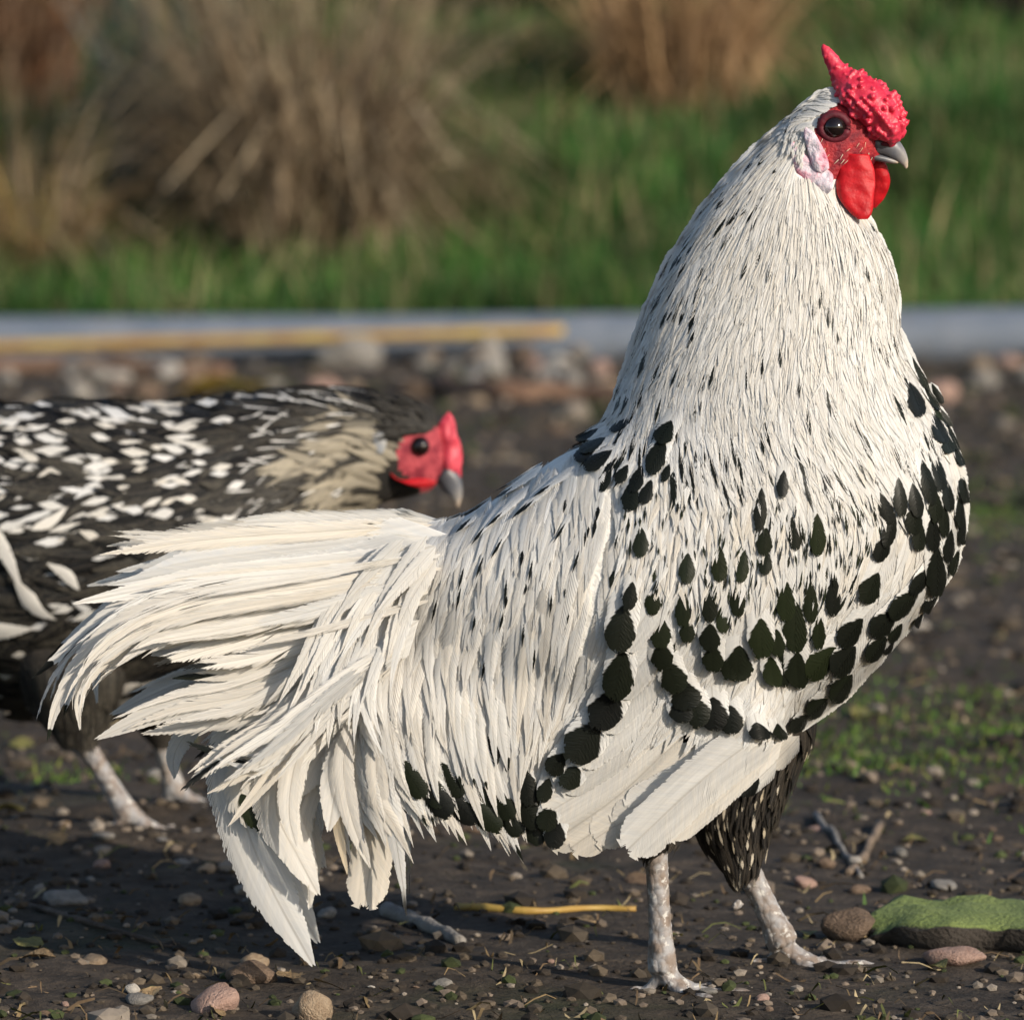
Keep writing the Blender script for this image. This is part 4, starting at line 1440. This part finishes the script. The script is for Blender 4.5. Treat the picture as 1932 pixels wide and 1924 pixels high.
for i in range(120):          # long hackles in front
    g = (i + rng.random()) / 120; s = rng.uniform(0.22, 0.62)
    L = rng.uniform(170, 280) * (1.1 if g < 0.4 else 0.95)
    mk = (2, 0, 0, rng.uniform(0.05, 0.35))
    if 0.35 < g < 0.75 and s > 0.4 and rng.random() < 0.2: mk = (rng.uniform(0.86, 0.92), 0.6, 0.3, 0.1)
    items.append(feather(PS.line(g, s, L, 11, rng.normal(0, 0.03)), rng.uniform(12, 19) * (1.25 if g < 0.35 else 1), 'saddle', fldw, lift=(0.0018, rng.uniform(0.0035, 0.0055)), cup=0.14, mark=mk, wav=0.3))
for (u, v) in [(882, 1000), (908, 1020), (943, 1040), (910, 1075), (875, 1095), (825, 1152), (958, 1115), (900, 1170), (715, 1200), (1042, 1140), (990, 1195), (850, 1268), (950, 1170), (1000, 965), (960, 940), (988, 972), (1030, 935), (1075, 1150), (940, 990), (870, 1130), (1060, 1010), (1090, 1060), (1005, 1080), (915, 1260), (1010, 1240)]:
    a = 140 - 46 * min(1, max(0, (v - 940) / 160)) + (1 if u > 950 else 8)
    d = np.array([math.cos(R(a)), math.sin(R(a))])
    L = 120
    while L > 50 and not inside(fld, np.array([u, v]) - d * (L - 12)): L -= 6
    items.append(feather(straight(np.array([u, v]) + d * 24, a, L, 4), 7.5, 'hackle', fldw, lift=(0.0012, 0.0042), cup=0.12, mark=(1 - 44 / L, 0.65, 0.1, 0.05)))
add_parts('saddle_feather', items, M['feather'])

# ---- dark tipped flank feathers under the saddle
items = []
for (u, v, L, w, a) in [(800, 1500, 120, 22, 60), (850, 1535, 120, 24, 50), (900, 1548, 120, 24, 45), (775, 1510, 100, 20, 85), (945, 1560, 120, 22, 40), (985, 1570, 110, 22, 45), (1010, 1560, 100, 20, 70), (870, 1500, 110, 20, 60), (930, 1520, 110, 20, 55), (1000, 1515, 110, 20, 80), (960, 1450, 120, 14, 85), (935, 1440, 120, 12, 85), (1020, 1590, 90, 18, 60), (830, 1520, 90, 20, 75), (965, 1540, 90, 20, 60)]:
    items.append(feather(straight((u, v), a, L, 10), w, 'spangle', fldw, lift=(0.001, rng.uniform(0.003, 0.006)), cup=0.2, mark=(0.30, 1.6, rng.uniform(0, 0.6), 0.1)))
add_parts('flank_feather', items, M['feather'])

# ---- tail
T_ = [  # points, half width, depth root->tip, template, mark
    ([(820, 990), (600, 1003), (390, 1018), (178, 1048)], 20, (-0.030, -0.022, -0.02), 'ragged', (2, 0, 0, .35)),
    ([(830, 985), (640, 985), (500, 985), (440, 990)], 14, (-0.020, -0.012, -0.01), 'ragged', (2, 0, 0, .2)),
    ([(840, 1000), (600, 1010), (400, 1022), (215, 1012)], 12, (-0.022, -0.012, -0.01), 'ragged', (2, 0, 0, .3)),
    ([(850, 1020), (600, 1045), (400, 1070), (195, 1105)], 24, (-0.045, -0.035, -0.03), 'tail', (2, 0, 0, .12)),
    ([(850, 1040), (600, 1070), (380, 1092), (130, 1140)], 24, (-0.05, -0.045, -0.04), 'tail', (2, 0, 0, .15)),
    ([(850, 1050), (580, 1085), (300, 1115), (160, 1200), (62, 1280)], 26, (-0.05, -0.045, -0.04, -0.035), 'tail', (0.94, 1.2, 0, .18)),
    ([(840, 1070), (560, 1110), (300, 1150), (170, 1230), (108, 1330), (90, 1400)], 27, (-0.055, -0.055, -0.05, -0.045), 'tail', (0.97, 1.0, .5, .28)),
    ([(830, 1080), (560, 1130), (330, 1170), (200, 1240), (150, 1310), (152, 1385)], 24, (-0.058, -0.06, -0.055, -0.05), 'tail', (2, 0, 0, .3)),
    ([(820, 1100), (600, 1150), (420, 1185), (290, 1210), (215, 1260)], 22, (-0.06, -0.06, -0.06), 'tail', (2, 0, 0, .25)),
    ([(800, 1120), (600, 1175), (450, 1210), (290, 1255)], 22, (-0.058, -0.058, -0.055), 'ragged', (0.93, .7, 0, .25)),
    ([(800, 1140), (620, 1200), (470, 1240), (340, 1262)], 20, (-0.06, -0.06, -0.058), 'ragged', (0.85, .5, 0, .25)),
    ([(760, 1150), (600, 1220), (460, 1265), (320, 1280)], 18, (-0.055, -0.055, -0.05), 'tail', (0.80, .6, 0.3, .3)),
    ([(780, 1170), (620, 1235), (480, 1300), (330, 1330), (178, 1396)], 32, (-0.055, -0.055, -0.05, -0.045), 'tail', (2, 0, 0, .25)),
    ([(760, 1180), (620, 1250), (510, 1330), (400, 1360), (265, 1385)], 26, (-0.05, -0.05, -0.045), 'ragged', (2, 0, 0, .3)),
    ([(760, 1200), (630, 1280), (520, 1370), (420, 1430), (342, 1492)], 22, (-0.06, -0.06, -0.055), 'ragged', (.8, .4, 0, .3)),
    ([(770, 1210), (640, 1300), (540, 1390), (470, 1440), (352, 1400)], 20, (-0.056, -0.056, -0.05), 'ragged', (.7, .5, .2, .25)),
    ([(740, 1230), (620, 1330), (530, 1410), (440, 1470), (385, 1500)], 18, (-0.062, -0.062, -0.06), 'ragged', (2, 0, 0, .4)),
    ([(730, 1250), (620, 1340), (540, 1430), (480, 1500), (430, 1560)], 16, (-0.06, -0.06, -0.055), 'tail', (2, 0, 0, .4)),
    ([(560, 1280), (470, 1370), (440, 1470), (500, 1650), (594, 1826)], 52, (-0.03, -0.03, -0.03, -0.03), 'tail', (2, 0, 0, .12)),
    ([(640, 1300), (550, 1400), (520, 1520), (560, 1610), (602, 1690)], 44, (-0.04, -0.04, -0.04, -0.04), 'tail', (2, 0, 0, .22)),
    ([(600, 1350), (590, 1450), (560, 1560), (580, 1650), (585, 1715)], 30, (-0.035, -0.035, -0.035), 'tail', (2, 0, 0, .3)),
    ([(720, 1350), (690, 1450), (705, 1560), (688, 1712)], 40, (-0.045, -0.045, -0.04), 'quill', (2, 0, 0, .42)),
    ([(670, 1350), (630, 1470), (640, 1570), (656, 1650)], 12, (-0.05, -0.05, -0.045), 'tail', (2, 0, 0, .8)),
    ([(700, 1320), (650, 1420), (660, 1530), (700, 1640)], 20, (-0.055, -0.055, -0.05), 'tail', (2, 0, 0, .25)),
    ([(740, 1330), (710, 1430), (725, 1530), (760, 1600)], 20, (-0.06, -0.06, -0.055), 'tail', (.86, .8, .3, .3)),
    ([(640, 1280), (570, 1400), (545, 1520), (560, 1600)], 26, (-0.05, -0.05, -0.048), 'tail', (2, 0, 0, .2)),
    ([(420, 1300), (370, 1360), (330, 1420), (330, 1470)], 20, (-0.01, -0.01, -0.005), 'tail', (2, 0, 0, .1)),
    ([(560, 1330), (480, 1420), (455, 1500), (500, 1560)], 32, (-0.034, -0.036, -0.036), 'round_t', (.72, 1.0, 1.0, .3)),
]
templates('round_t', 'round', 30, 0.14, 0.7, 3, 1.1)
items = []
for pts, w, yd, key, mk in T_:
    yd = (yd[0] + 0.022,) + tuple(np.interp(np.linspace(0, 1, 7)[1:], np.linspace(0, 1, len(yd)), yd))
    items.append(feather(catmull(np.array(pts), 16), w, key, None, ydepth=yd, lift=(0.0, 0.002), cup=0.10, mark=mk, wav=0.12))
# broad feathers beneath
for pts, w, yd in [([(850, 1010), (600, 1050), (420, 1060), (250, 1090)], 48, (-0.03, -0.022, -0.018)), ([(850, 1060), (600, 1110), (400, 1130), (210, 1190)], 56, (-0.035, -0.03, -0.025)), ([(840, 1100), (600, 1160), (430, 1190), (280, 1235)], 50, (-0.04, -0.035, -0.03)),
                   ([(800, 1150), (620, 1230), (500, 1290), (400, 1330)], 56, (-0.04, -0.038, -0.035)), ([(780, 1200), (640, 1290), (540, 1370), (450, 1440)], 56, (-0.042, -0.04, -0.04)), ([(760, 1230), (660, 1330), (590, 1420), (540, 1520)], 60, (-0.042, -0.04, -0.04)),
                   ([(800, 1250), (700, 1370), (650, 1470), (640, 1560)], 56, (-0.046, -0.046, -0.044)), ([(820, 1030), (620, 1080), (450, 1105), (300, 1140)], 44, (-0.046, -0.042, -0.038)), ([(800, 1110), (640, 1180), (520, 1230), (420, 1265)], 44, (-0.05, -0.05, -0.048)),
                   ([(790, 1170), (660, 1270), (570, 1350), (500, 1420)], 40, (-0.052, -0.052, -0.05)), ([(760, 1250), (690, 1370), (640, 1470), (620, 1570)], 40, (-0.05, -0.05, -0.05))]:
    items.append(feather(catmull(np.array(pts), 16), w, 'tail', None, ydepth=yd, lift=(0.0, 0.002), cup=0.06, mark=(2, 0, 0, rng.uniform(.05, .2)), wav=0.08))
# thinner fillers between the main tail feathers
for i in range(70):
    k = rng.integers(3, 18); a = np.array(T_[k][0]); 
    bb = catmull(a, 12) + rng.normal(0, 14, 2)
    m = rng.integers(8, 12)
    yd = np.array(T_[k][2]) - rng.uniform(-0.012, 0.012)
    yd = (yd[0] + 0.022,) + tuple(np.interp(np.linspace(0, 1, 7)[1:], np.linspace(0, 1, len(yd)), yd))
    items.append(feather(bb[:m], rng.uniform(8, 16), 'ragged', None, ydepth=yd, lift=(0, 0.003), cup=0.12, mark=(2, 0, 0, rng.uniform(.05, .35)), wav=0.2))
add_parts('tail_feather', items, M['feather'])
items = []
for i in range(46):          # saddle hackles falling over the base of the tail
    g = rng.uniform(0.02, 0.34); s_ = rng.uniform(0.02, 0.34)
    items.append(feather(PS.line(g, s_, rng.uniform(150, 260), 10, rng.normal(0, 0.04)), rng.uniform(10, 17), 'saddle', None, ydepth=[-0.052 - 0.008 * s_, -0.066, -0.068, -0.066], lift=(0, rng.uniform(0, 0.004)), cup=0.12, mark=(2, 0, 0, rng.uniform(0.02, .2)), wav=0.2))
add_parts('saddle_feather', items, M['feather'])

# ---- neck hackle
b = Bucket()
for i in range(2300):
    g = rng.random(); s = rng.random() ** 0.8 * 0.76 - 0.01
    L = (70 + 95 * min(1, s * 1.6)) * rng.uniform(0.8, 1.2)
    if s < 0.12: L *= 0.7
    mk = (2, 0, 0, rng.uniform(0.0, 0.12) + (0.08 if 0.35 < g < 0.7 else 0))
    pr = 0.075 if s > 0.12 else 0.02
    if s > 0.60: pr = 0.26
    if g < 0.28: pr += 0.17
    if g > 0.82: pr += 0.10
    if rng.random() < pr:
        mk = (rng.uniform(0.50, 0.66), rng.uniform(0.42, 0.62), rng.uniform(0, 0.3), 0.05)
    wd = rng.uniform(8, 13) * (0.75 if s < 0.15 else 1)
    b.add(*feather(PN.line(g, max(s, 0), L, 9, rng.normal(0, 0.012)), wd, 'hackle', fld, lift=(0.0008, rng.uniform(0.0013, 0.0023) + 0.002 * max(0, s - 0.5)), cup=0.07, mark=mk))
for i in range(3600):
    g = rng.random(); s = rng.random() * 0.80
    L = rng.uniform(50, 120)
    b.add(*feather(PN.line(g, s, L, 7, rng.normal(0, 0.02)), rng.uniform(1.0, 2.4), 'fine', fld, lift=(0.0014, rng.uniform(0.0018, 0.0030)), cup=0.1, mark=(2, 0, 0, rng.uniform(0, .3)) if rng.random() < 0.985 else (.5, .6, .2, 0)))
stuff('neck_hackle', b, M['feather'])

# ---- short head feathers
PH = Patch([[(1598, 172), (1555, 170), (1515, 198), (1450, 262)], [(1600, 190), (1555, 195), (1510, 225), (1455, 290)], [(1570, 210), (1530, 216), (1498, 245), (1465, 320)], [(1535, 222), (1512, 232), (1488, 262), (1470, 340)]])
b = Bucket()
for i in range(420):
    g, s = rng.random(), rng.random() * 0.75
    b.add(*feather(PH.line(g, s, rng.uniform(28, 52), 6, rng.normal(0, 0.03)), rng.uniform(3, 5.5), 'hackle', fld, lift=(0.0008, rng.uniform(0.0015, 0.004)), cup=0.3,
                   mark=(2, 0, 0, rng.uniform(0, 0.12)) if rng.random() < 0.88 else (0.55, 0.5, 0, 0)))
PE = Patch([[(1535, 232), (1510, 240), (1490, 268), (1480, 320)], [(1540, 240), (1518, 255), (1502, 285), (1494, 330)], [(1538, 250), (1525, 270), (1515, 295), (1512, 325)]])
for i in range(130):
    g, s = rng.random(), rng.random() * 0.6
    b.add(*feather(PE.line(g, s, rng.uniform(24, 44), 6, rng.normal(0, 0.05)), rng.uniform(2.5, 4.5), 'hackle', fld, lift=(0.0010, rng.uniform(0.0022, 0.0042)), cup=0.2, mark=(2, 0, 0, rng.uniform(0, 0.2))))
stuff('head_plumage', b, M['feather'])

# ---- thighs
b = Bucket()
PT = Patch([[(1535, 1330), (1525, 1400), (1490, 1470), (1460, 1540), (1425, 1640)], [(1480, 1340), (1475, 1410), (1445, 1480), (1420, 1550), (1405, 1640)], [(1420, 1360), (1400, 1430), (1370, 1500), (1365, 1560), (1390, 1640)], [(1370, 1400), (1330, 1460), (1310, 1520), (1330, 1580), (1375, 1640)]])
for i in range(420):
    g, s = rng.random(), rng.random() * 0.9
    mk = (2, 0, 0, rng.uniform(0, 0.3))
    if rng.random() < 0.18: mk = (rng.uniform(0.4, 0.7), 0.45, rng.random() * 0.4, 0)
    b.add(*feather(PT.line(g, s, rng.uniform(45, 85), 7, rng.normal(0, 0.03)), rng.uniform(4, 9), 'hackle', fthigh, lift=(0.0008, rng.uniform(0.002, 0.005)), cup=0.3, mark=mk))
PT2 = Patch([[(1400, 1400), (1370, 1470), (1330, 1530), (1280, 1590)], [(1300, 1400), (1280, 1470), (1260, 1540), (1240, 1600)], [(1190, 1400), (1180, 1470), (1195, 1540), (1215, 1600)]])
for i in range(260):
    g, s = rng.random(), rng.random() * 0.8
    b.add(*feather(PT2.line(g, s, rng.uniform(45, 80), 7, rng.normal(0, 0.03)), rng.uniform(4, 9), 'hackle', fthigh_n, lift=(0.0008, rng.uniform(0.002, 0.004)), cup=0.3, mark=(2, 0, 0, rng.uniform(0, 0.3))))
stuff('thigh_plumage', b, M['dark_feather'], mirror=False)
# white and cream feathers over the top of the thigh
items = []
for (u, v, L, w, a, mk) in [(1388, 1470, 90, 16, 140, (0.5, 1.5, 0, .1)), (1440, 1420, 80, 16, 135, (2, 0, 0, .3))]:
    items.append(feather(straight((u, v), a, L, 6), w, 'spangle', fthigh, lift=(0.001, 0.006), cup=0.25, mark=mk))
add_parts('thigh_feather', items, M['feather'])

for s_ in far_single:
    far.extend_mirror(s_, YC)
o = link('far_side_plumage', far.mesh('far_side_plumage', M['feather']), roo); o['kind'] = 'stuff'


# ---- head parts
def build_comb():
    lf = Loft([(1553, 82, 1548, 92, 4), (1573, 97, 1555, 114, 11), (1598, 126, 1570, 152, 19), (1632, 140, 1582, 186, 36), (1664, 160, 1600, 216, 50), (1690, 188, 1628, 242, 54), (1703, 226, 1660, 262, 44), (1702, 250, 1682, 270, 26), (1698, 258, 1690, 266, 8)], -0.002, rings=30, half=10)
    v, t = lf.tris()
    parts = [(v, t)]
    iv, if_ = ico(1)
    px = 0.00025
    cen = v[:-2].reshape(30, -1, 3).mean(1)
    for i in range(430):
        r = int(2 + 27 * rng.random() ** 0.75); j = rng.integers(lf.ring)
        p = v[r * lf.ring + j]
        nrm = p - cen[r]; nrm = nrm / (np.linalg.norm(nrm) + 1e-9)
        big = min(1, max(0.35, (r - 3) / 8))
        rad = px * rng.uniform(3.0, 8.5) * big
        st = iv * rad
        st = st + np.outer((st @ nrm) * rng.uniform(0.1, 0.9), nrm)
        parts.append((st + p + nrm * rad * rng.uniform(0.0, 0.5), if_))
    me = fused('comb', parts, 0.00065, 2); me.materials.append(M['comb']); c = link('comb', me, roo)
    c['label'] = 'knobbly red rose comb with a backward spike'


build_comb()


def dep(u, v):
    return float(fld.sample(np.array([[u, v]], float))[0, 0])


solid('wattle', Loft([(1590, 290, 1640, 292, 6), (1582, 320, 1648, 318, 10), (1578, 350, 1652, 348, 12), (1586, 378, 1650, 376, 12), (1602, 400, 1645, 402, 9), (1618, 414, 1636, 414, 4)], dep(1612, 340) - 0.0035, rings=44, half=16, yslope=(-0.011, -0.0155)), M['wattle'], roo, wr=0.0011)
solid('wattle', Loft([(1632, 292, 1664, 298, 6), (1640, 320, 1676, 318, 10), (1640, 345, 1679, 345, 11), (1636, 370, 1670, 372, 9), (1634, 390, 1652, 393, 4)], 0.006, rings=40, half=16, yslope=(0.004, 0.009)), M['wattle'], roo, wr=0.0010)
yl = dep(1530, 300)
lobe = solid('earlobe', Loft([(1520, 240, 1516, 248, 3), (1538, 252, 1520, 266, 5), (1550, 272, 1526, 294, 7), (1562, 300, 1536, 318, 7), (1566, 318, 1552, 328, 4)], yl, rings=36, half=14, yslope=(yl - 0.001, yl - 0.0035)), M['lobe'], roo, wr=0.0008, freq=260)
solid('fold', Loft([(1496, 266, 1488, 276, 4), (1512, 284, 1488, 300, 7), (1540, 308, 1502, 330, 9), (1568, 326, 1530, 350, 9), (1572, 342, 1552, 364, 7), (1570, 356, 1562, 366, 4)], yl, rings=36, half=14, yslope=(yl + 0.001, yl - 0.003)), M['lobe'], lobe, wr=0.0008, freq=240)
bk = solid('beak', Loft([(1650, 250, 1652, 292, 22), (1672, 256, 1668, 294, 20), (1692, 262, 1684, 300, 16), (1706, 280, 1694, 306, 11), (1713, 300, 1703, 312, 6), (1713, 316, 1709, 319, 2)], -0.001, rings=20, half=9), M['beak'], roo, attr=True)
solid('lower_bill', Loft([(1640, 288, 1640, 302, 16), (1664, 292, 1662, 306, 13), (1686, 300, 1682, 309, 8), (1697, 305, 1694, 309, 3)], -0.001, rings=12, half=7), M['beak'], bk, attr=True)
npos = P(1672, 272, -0.0065)
solid('nostril', sphere(npos, 0.0016, 10, 8, (1.6, 0.6, 0.7)), M['lid'], bk)
ye = dep(1573, 242)
ec = P(1574, 241, ye + 0.0016)
ey = solid('eye', sphere(ec, 0.0057, 24, 16), M['eye'], roo)
ring = [P(1574 + 25 * math.cos(a), 240 + 23 * math.sin(a), ye + 0.0004) for a in np.linspace(0, 2 * math.pi, 25)]
solid('eyelid', tube(np.array(ring), np.full(25, 0.0022), 8), M['lid'], roo)
# bristles on the bare face
b = Bucket()
for i in range(18):
    u = rng.uniform(1545, 1640); v = rng.uniform(268, 312)
    if (u - 1574) ** 2 + (v - 241) ** 2 < 26 ** 2: continue
    a = rng.normal(140, 14)
    b.add(*feather(straight((u, v), a, rng.uniform(8, 15), 5), rng.uniform(0.4, 0.8), 'fine', fld, lift=(0.0004, 0.0012), cup=0.1, mark=(2, 0, 0, rng.uniform(.6, 1.0))))
stuff('face_bristles', b, M['feather'], mirror=False)

# ================================================================== HEN
HY = 0.54
HEN = [(842, 878, 818, 925, 11), (828, 800, 775, 938, 42), (785, 766, 728, 948, 58), (705, 742, 682, 970, 75), (620, 740, 640, 1010, 100), (520, 744, 612, 1085, 150), (420, 760, 590, 1180, 200),
       (300, 775, 500, 1280, 240), (150, 768, 330, 1345, 260), (0, 772, 120, 1360, 260), (-150, 785, -50, 1320, 230), (-300, 795, -230, 1200, 170), (-430, 765, -400, 1050, 100), (-520, 745, -510, 950, 40)]
hen_lf = Loft(HEN, HY, rings=48, half=14)
hen = empty('hen', (-0.28, HY, 0.0))
tag(hen, 'black and white spangled hen foraging with lowered head behind the rooster tail', 'hen')
hthigh = Loft([(20, 1230, 250, 1230, 60), (40, 1290, 235, 1290, 62), (75, 1350, 205, 1350, 40), (112, 1395, 185, 1392, 24), (135, 1425, 178, 1420, 16)], HY - 0.055, rings=16, half=9)
hthigh2 = Loft([(180, 1230, 400, 1230, 60), (200, 1290, 380, 1290, 62), (240, 1350, 350, 1350, 40), (270, 1395, 330, 1392, 24)], HY + 0.055, rings=16, half=9)


def hen_leg(top, ankle, y, fwd):
    return leg_parts(top, ankle, y, fwd, 0.0062)


hb = fused('body', [hen_lf.tris(), hthigh.tris(), hthigh2.tris()] + hen_leg((150, 1385), (246, 1552), HY - 0.055, 0.0) + hen_leg((300, 1380), (330, 1500), HY + 0.055, 0.0), 0.003, 2)
M['hen_face'] = simple_mat('hen_face_skin', (0.20, 0.02, 0.035), (0.44, 0.07, 0.085), 120, 0.65, 0.9, 0.0015, 0.25, 0.1)
for k in ('dark_down', 'leg', 'hen_face'):
    hb.materials.append(M[k])
fc = face_centres(hb); fu, fv = pix(fc)
mi = np.zeros(len(fc), np.int32); mi[fv > 1410] = 1; mi[(((fu - 805) / 58) ** 2 + ((fv - 858) / 56) ** 2 < 1) | ((fu > 790) & (fv > 830))] = 2
hb.polygons.foreach_set('material_index', mi)
link('body', hb, hen)
hf = Field([hen_lf], (-620, 650, 950, 1450), 5.0, 20)
hft = Field([hthigh], (-50, 1180, 320, 1480), 5.0, 10)
PHN = Patch([
    [(800, 762), (660, 740), (520, 744), (420, 758), (300, 774), (150, 768), (0, 772), (-200, 788), (-420, 775)],
    [(765, 830), (650, 810), (540, 830), (430, 860), (300, 880), (150, 890), (0, 900), (-200, 890), (-430, 830)],
    [(742, 900), (660, 890), (570, 920), (460, 970), (320, 1010), (150, 1040), (0, 1050), (-200, 1020), (-440, 900)],
    [(725, 940), (670, 960), (610, 1010), (520, 1090), (380, 1150), (200, 1200), (20, 1220), (-180, 1150), (-450, 960)],
    [(705, 955), (675, 990), (635, 1060), (570, 1170), (450, 1260), (280, 1330), (80, 1350), (-120, 1300), (-460, 1000)]])
b = Bucket(); hl = []
for i in range(1250):
    g, s = rng.random(), rng.random() ** 0.9 * 0.97
    neck = s < 0.30
    if neck:
        L, wd, key = rng.uniform(60, 110), rng.uniform(6, 10), 'hackle'
        mk = (0.25, rng.uniform(0.12, 0.3), 0.2, 0) if rng.random() < 0.35 else (2, 0, 0, 0.05)
        if (g > 0.35 and s < 0.24) or (g > 0.16 and s < 0.12): mk = (2, 0, 0, rng.uniform(0.35, 0.85)) if rng.random() < 0.7 else mk
    else:
        L, wd, key = rng.uniform(80, 150), rng.uniform(12, 22), 'saddle'
        mk = (rng.uniform(0.40, 0.7), rng.uniform(0.3, 1.0), rng.random() * 0.8, 0.0) if rng.random() < (0.62 if g < 0.45 else 0.3) else (2, 0, 0, rng.uniform(0, 0.12))
    ft = feather(PHN.line(g, s, L, 7, rng.normal(0, 0.05)), wd, key, hf, lift=(0.001, rng.uniform(0.002, 0.0045)), cup=0.12, mark=mk)
    if key == 'saddle' and len(hl) < 90 and mk[0] < 1 and s < 0.72 and s > 0.33:
        hl.append(ft)
    else:
        b.add(*ft)
PHT = Patch([[(30, 1250), (60, 1320), (120, 1400)], [(130, 1250), (140, 1320), (150, 1405)], [(230, 1250), (210, 1330), (175, 1400)]])
for i in range(150):
    b.add(*feather(PHT.line(rng.random(), rng.random() * 0.7, rng.uniform(50, 80), 6, 0), rng.uniform(6, 11), 'hackle', hft, lift=(0.001, 0.004), cup=0.3, mark=(2, 0, 0, rng.uniform(0, .15))))
hmir = Bucket()
for ft in hl:
    q = Bucket(); q.add(*ft); link('spangled_feather', q.mesh('spangled_feather', M['hen_feather']), hen); hmir.extend_mirror(q, HY)
for pts, w in [([(-60, 960), (0, 1020), (50, 1110)], 18), ([(30, 1090), (70, 1140), (110, 1160)], 16), ([(-60, 1180), (10, 1182), (72, 1176)], 18), ([(150, 1110), (125, 1080), (90, 1060)], 13), ([(60, 1000), (100, 985), (130, 960)], 12)]:
    q = Bucket(); q.add(*feather(catmull(np.array(pts), 8), w, 'saddle', hf, lift=(0.004, 0.007), cup=0.15, mark=(0.0, 1.6, 0.5, 0))); link('spangled_feather', q.mesh('spangled_feather', M['hen_feather']), hen)
o = link('plumage', b.mesh('plumage', M['hen_feather']), hen); o['kind'] = 'stuff'
mirrored(o, hen, HY)
o = link('far_side_plumage', hmir.mesh('far_side_plumage', M['hen_feather']), hen); o['kind'] = 'stuff'
for k in range(9):      # tail, beyond the picture edge
    a = (k - 4) / 4
    ft = feather(catmull(np.array([(-430, 860), (-600, 800 + 40 * a), (-760, 740 + 130 * a)]), 10), 30, 'quill', None, ydepth=[HY + 0.01 * a, HY + 0.02 * a], mark=(0.7, 0.8, 0.3, 0))
    q = Bucket(); q.add(*ft); link('tail_feather', q.mesh('tail_feather', M['hen_feather']), hen)
hd = lambda u, v: float(hf.sample(np.array([[u, v]], float))[0, 0])
solid('comb', Loft([(846, 776, 836, 786, 3), (856, 790, 822, 810, 9), (864, 815, 826, 840, 14), (870, 845, 832, 865, 15), (872, 875, 842, 890, 12), (868, 900, 852, 905, 4)], HY, rings=30, half=12), M['hen_comb'], hen, wr=0.0022, freq=150)
solid('wattle', Loft([(735, 890, 750, 905, 5), (740, 900, 770, 915, 10), (760, 905, 790, 920, 11), (790, 902, 812, 918, 8), (818, 905, 824, 912, 4)], hd(770, 905) - 0.004, rings=14, half=7), M['wattle'], hen)
yl = hd(715, 835)
solid('earlobe', Loft([(708, 815, 722, 815, 3), (702, 828, 728, 828, 5), (702, 842, 728, 842, 5), (708, 856, 722, 856, 3)], yl - 0.002, rings=14, half=7), simple_mat('hen_lobe', (0.22, 0.25, 0.30), (0.36, 0.35, 0.33), 90, 0.6, 0.3), hen)
bk = solid('beak', Loft([(850, 878, 822, 905, 18), (866, 895, 832, 920, 15), (872, 915, 845, 935, 11), (872, 935, 855, 945, 7), (866, 955, 862, 957, 2)], HY, rings=14, half=8), M['beak'], hen, attr=True)
ec = P(792, 842, hd(792, 842) + 0.001)
solid('eye', sphere(ec, 0.0058, 18, 12), M['eye'], hen)
PHC = Patch([[(822, 788), (790, 765), (750, 755), (690, 745)], [(822, 800), (790, 790), (750, 790), (690, 790)], [(815, 815), (785, 815), (755, 820), (700, 830)]])
b = Bucket()
for i in range(160):
    b.add(*feather(PHC.line(rng.random(), rng.random() * 0.7, rng.uniform(35, 60), 6, 0), rng.uniform(4, 7), 'hackle', hf, lift=(0.001, rng.uniform(0.002, 0.007)), cup=0.3, mark=(2, 0, 0, 0.03)))
o = link('crest', b.mesh('crest', M['hen_feather']), hen); o['kind'] = 'stuff'
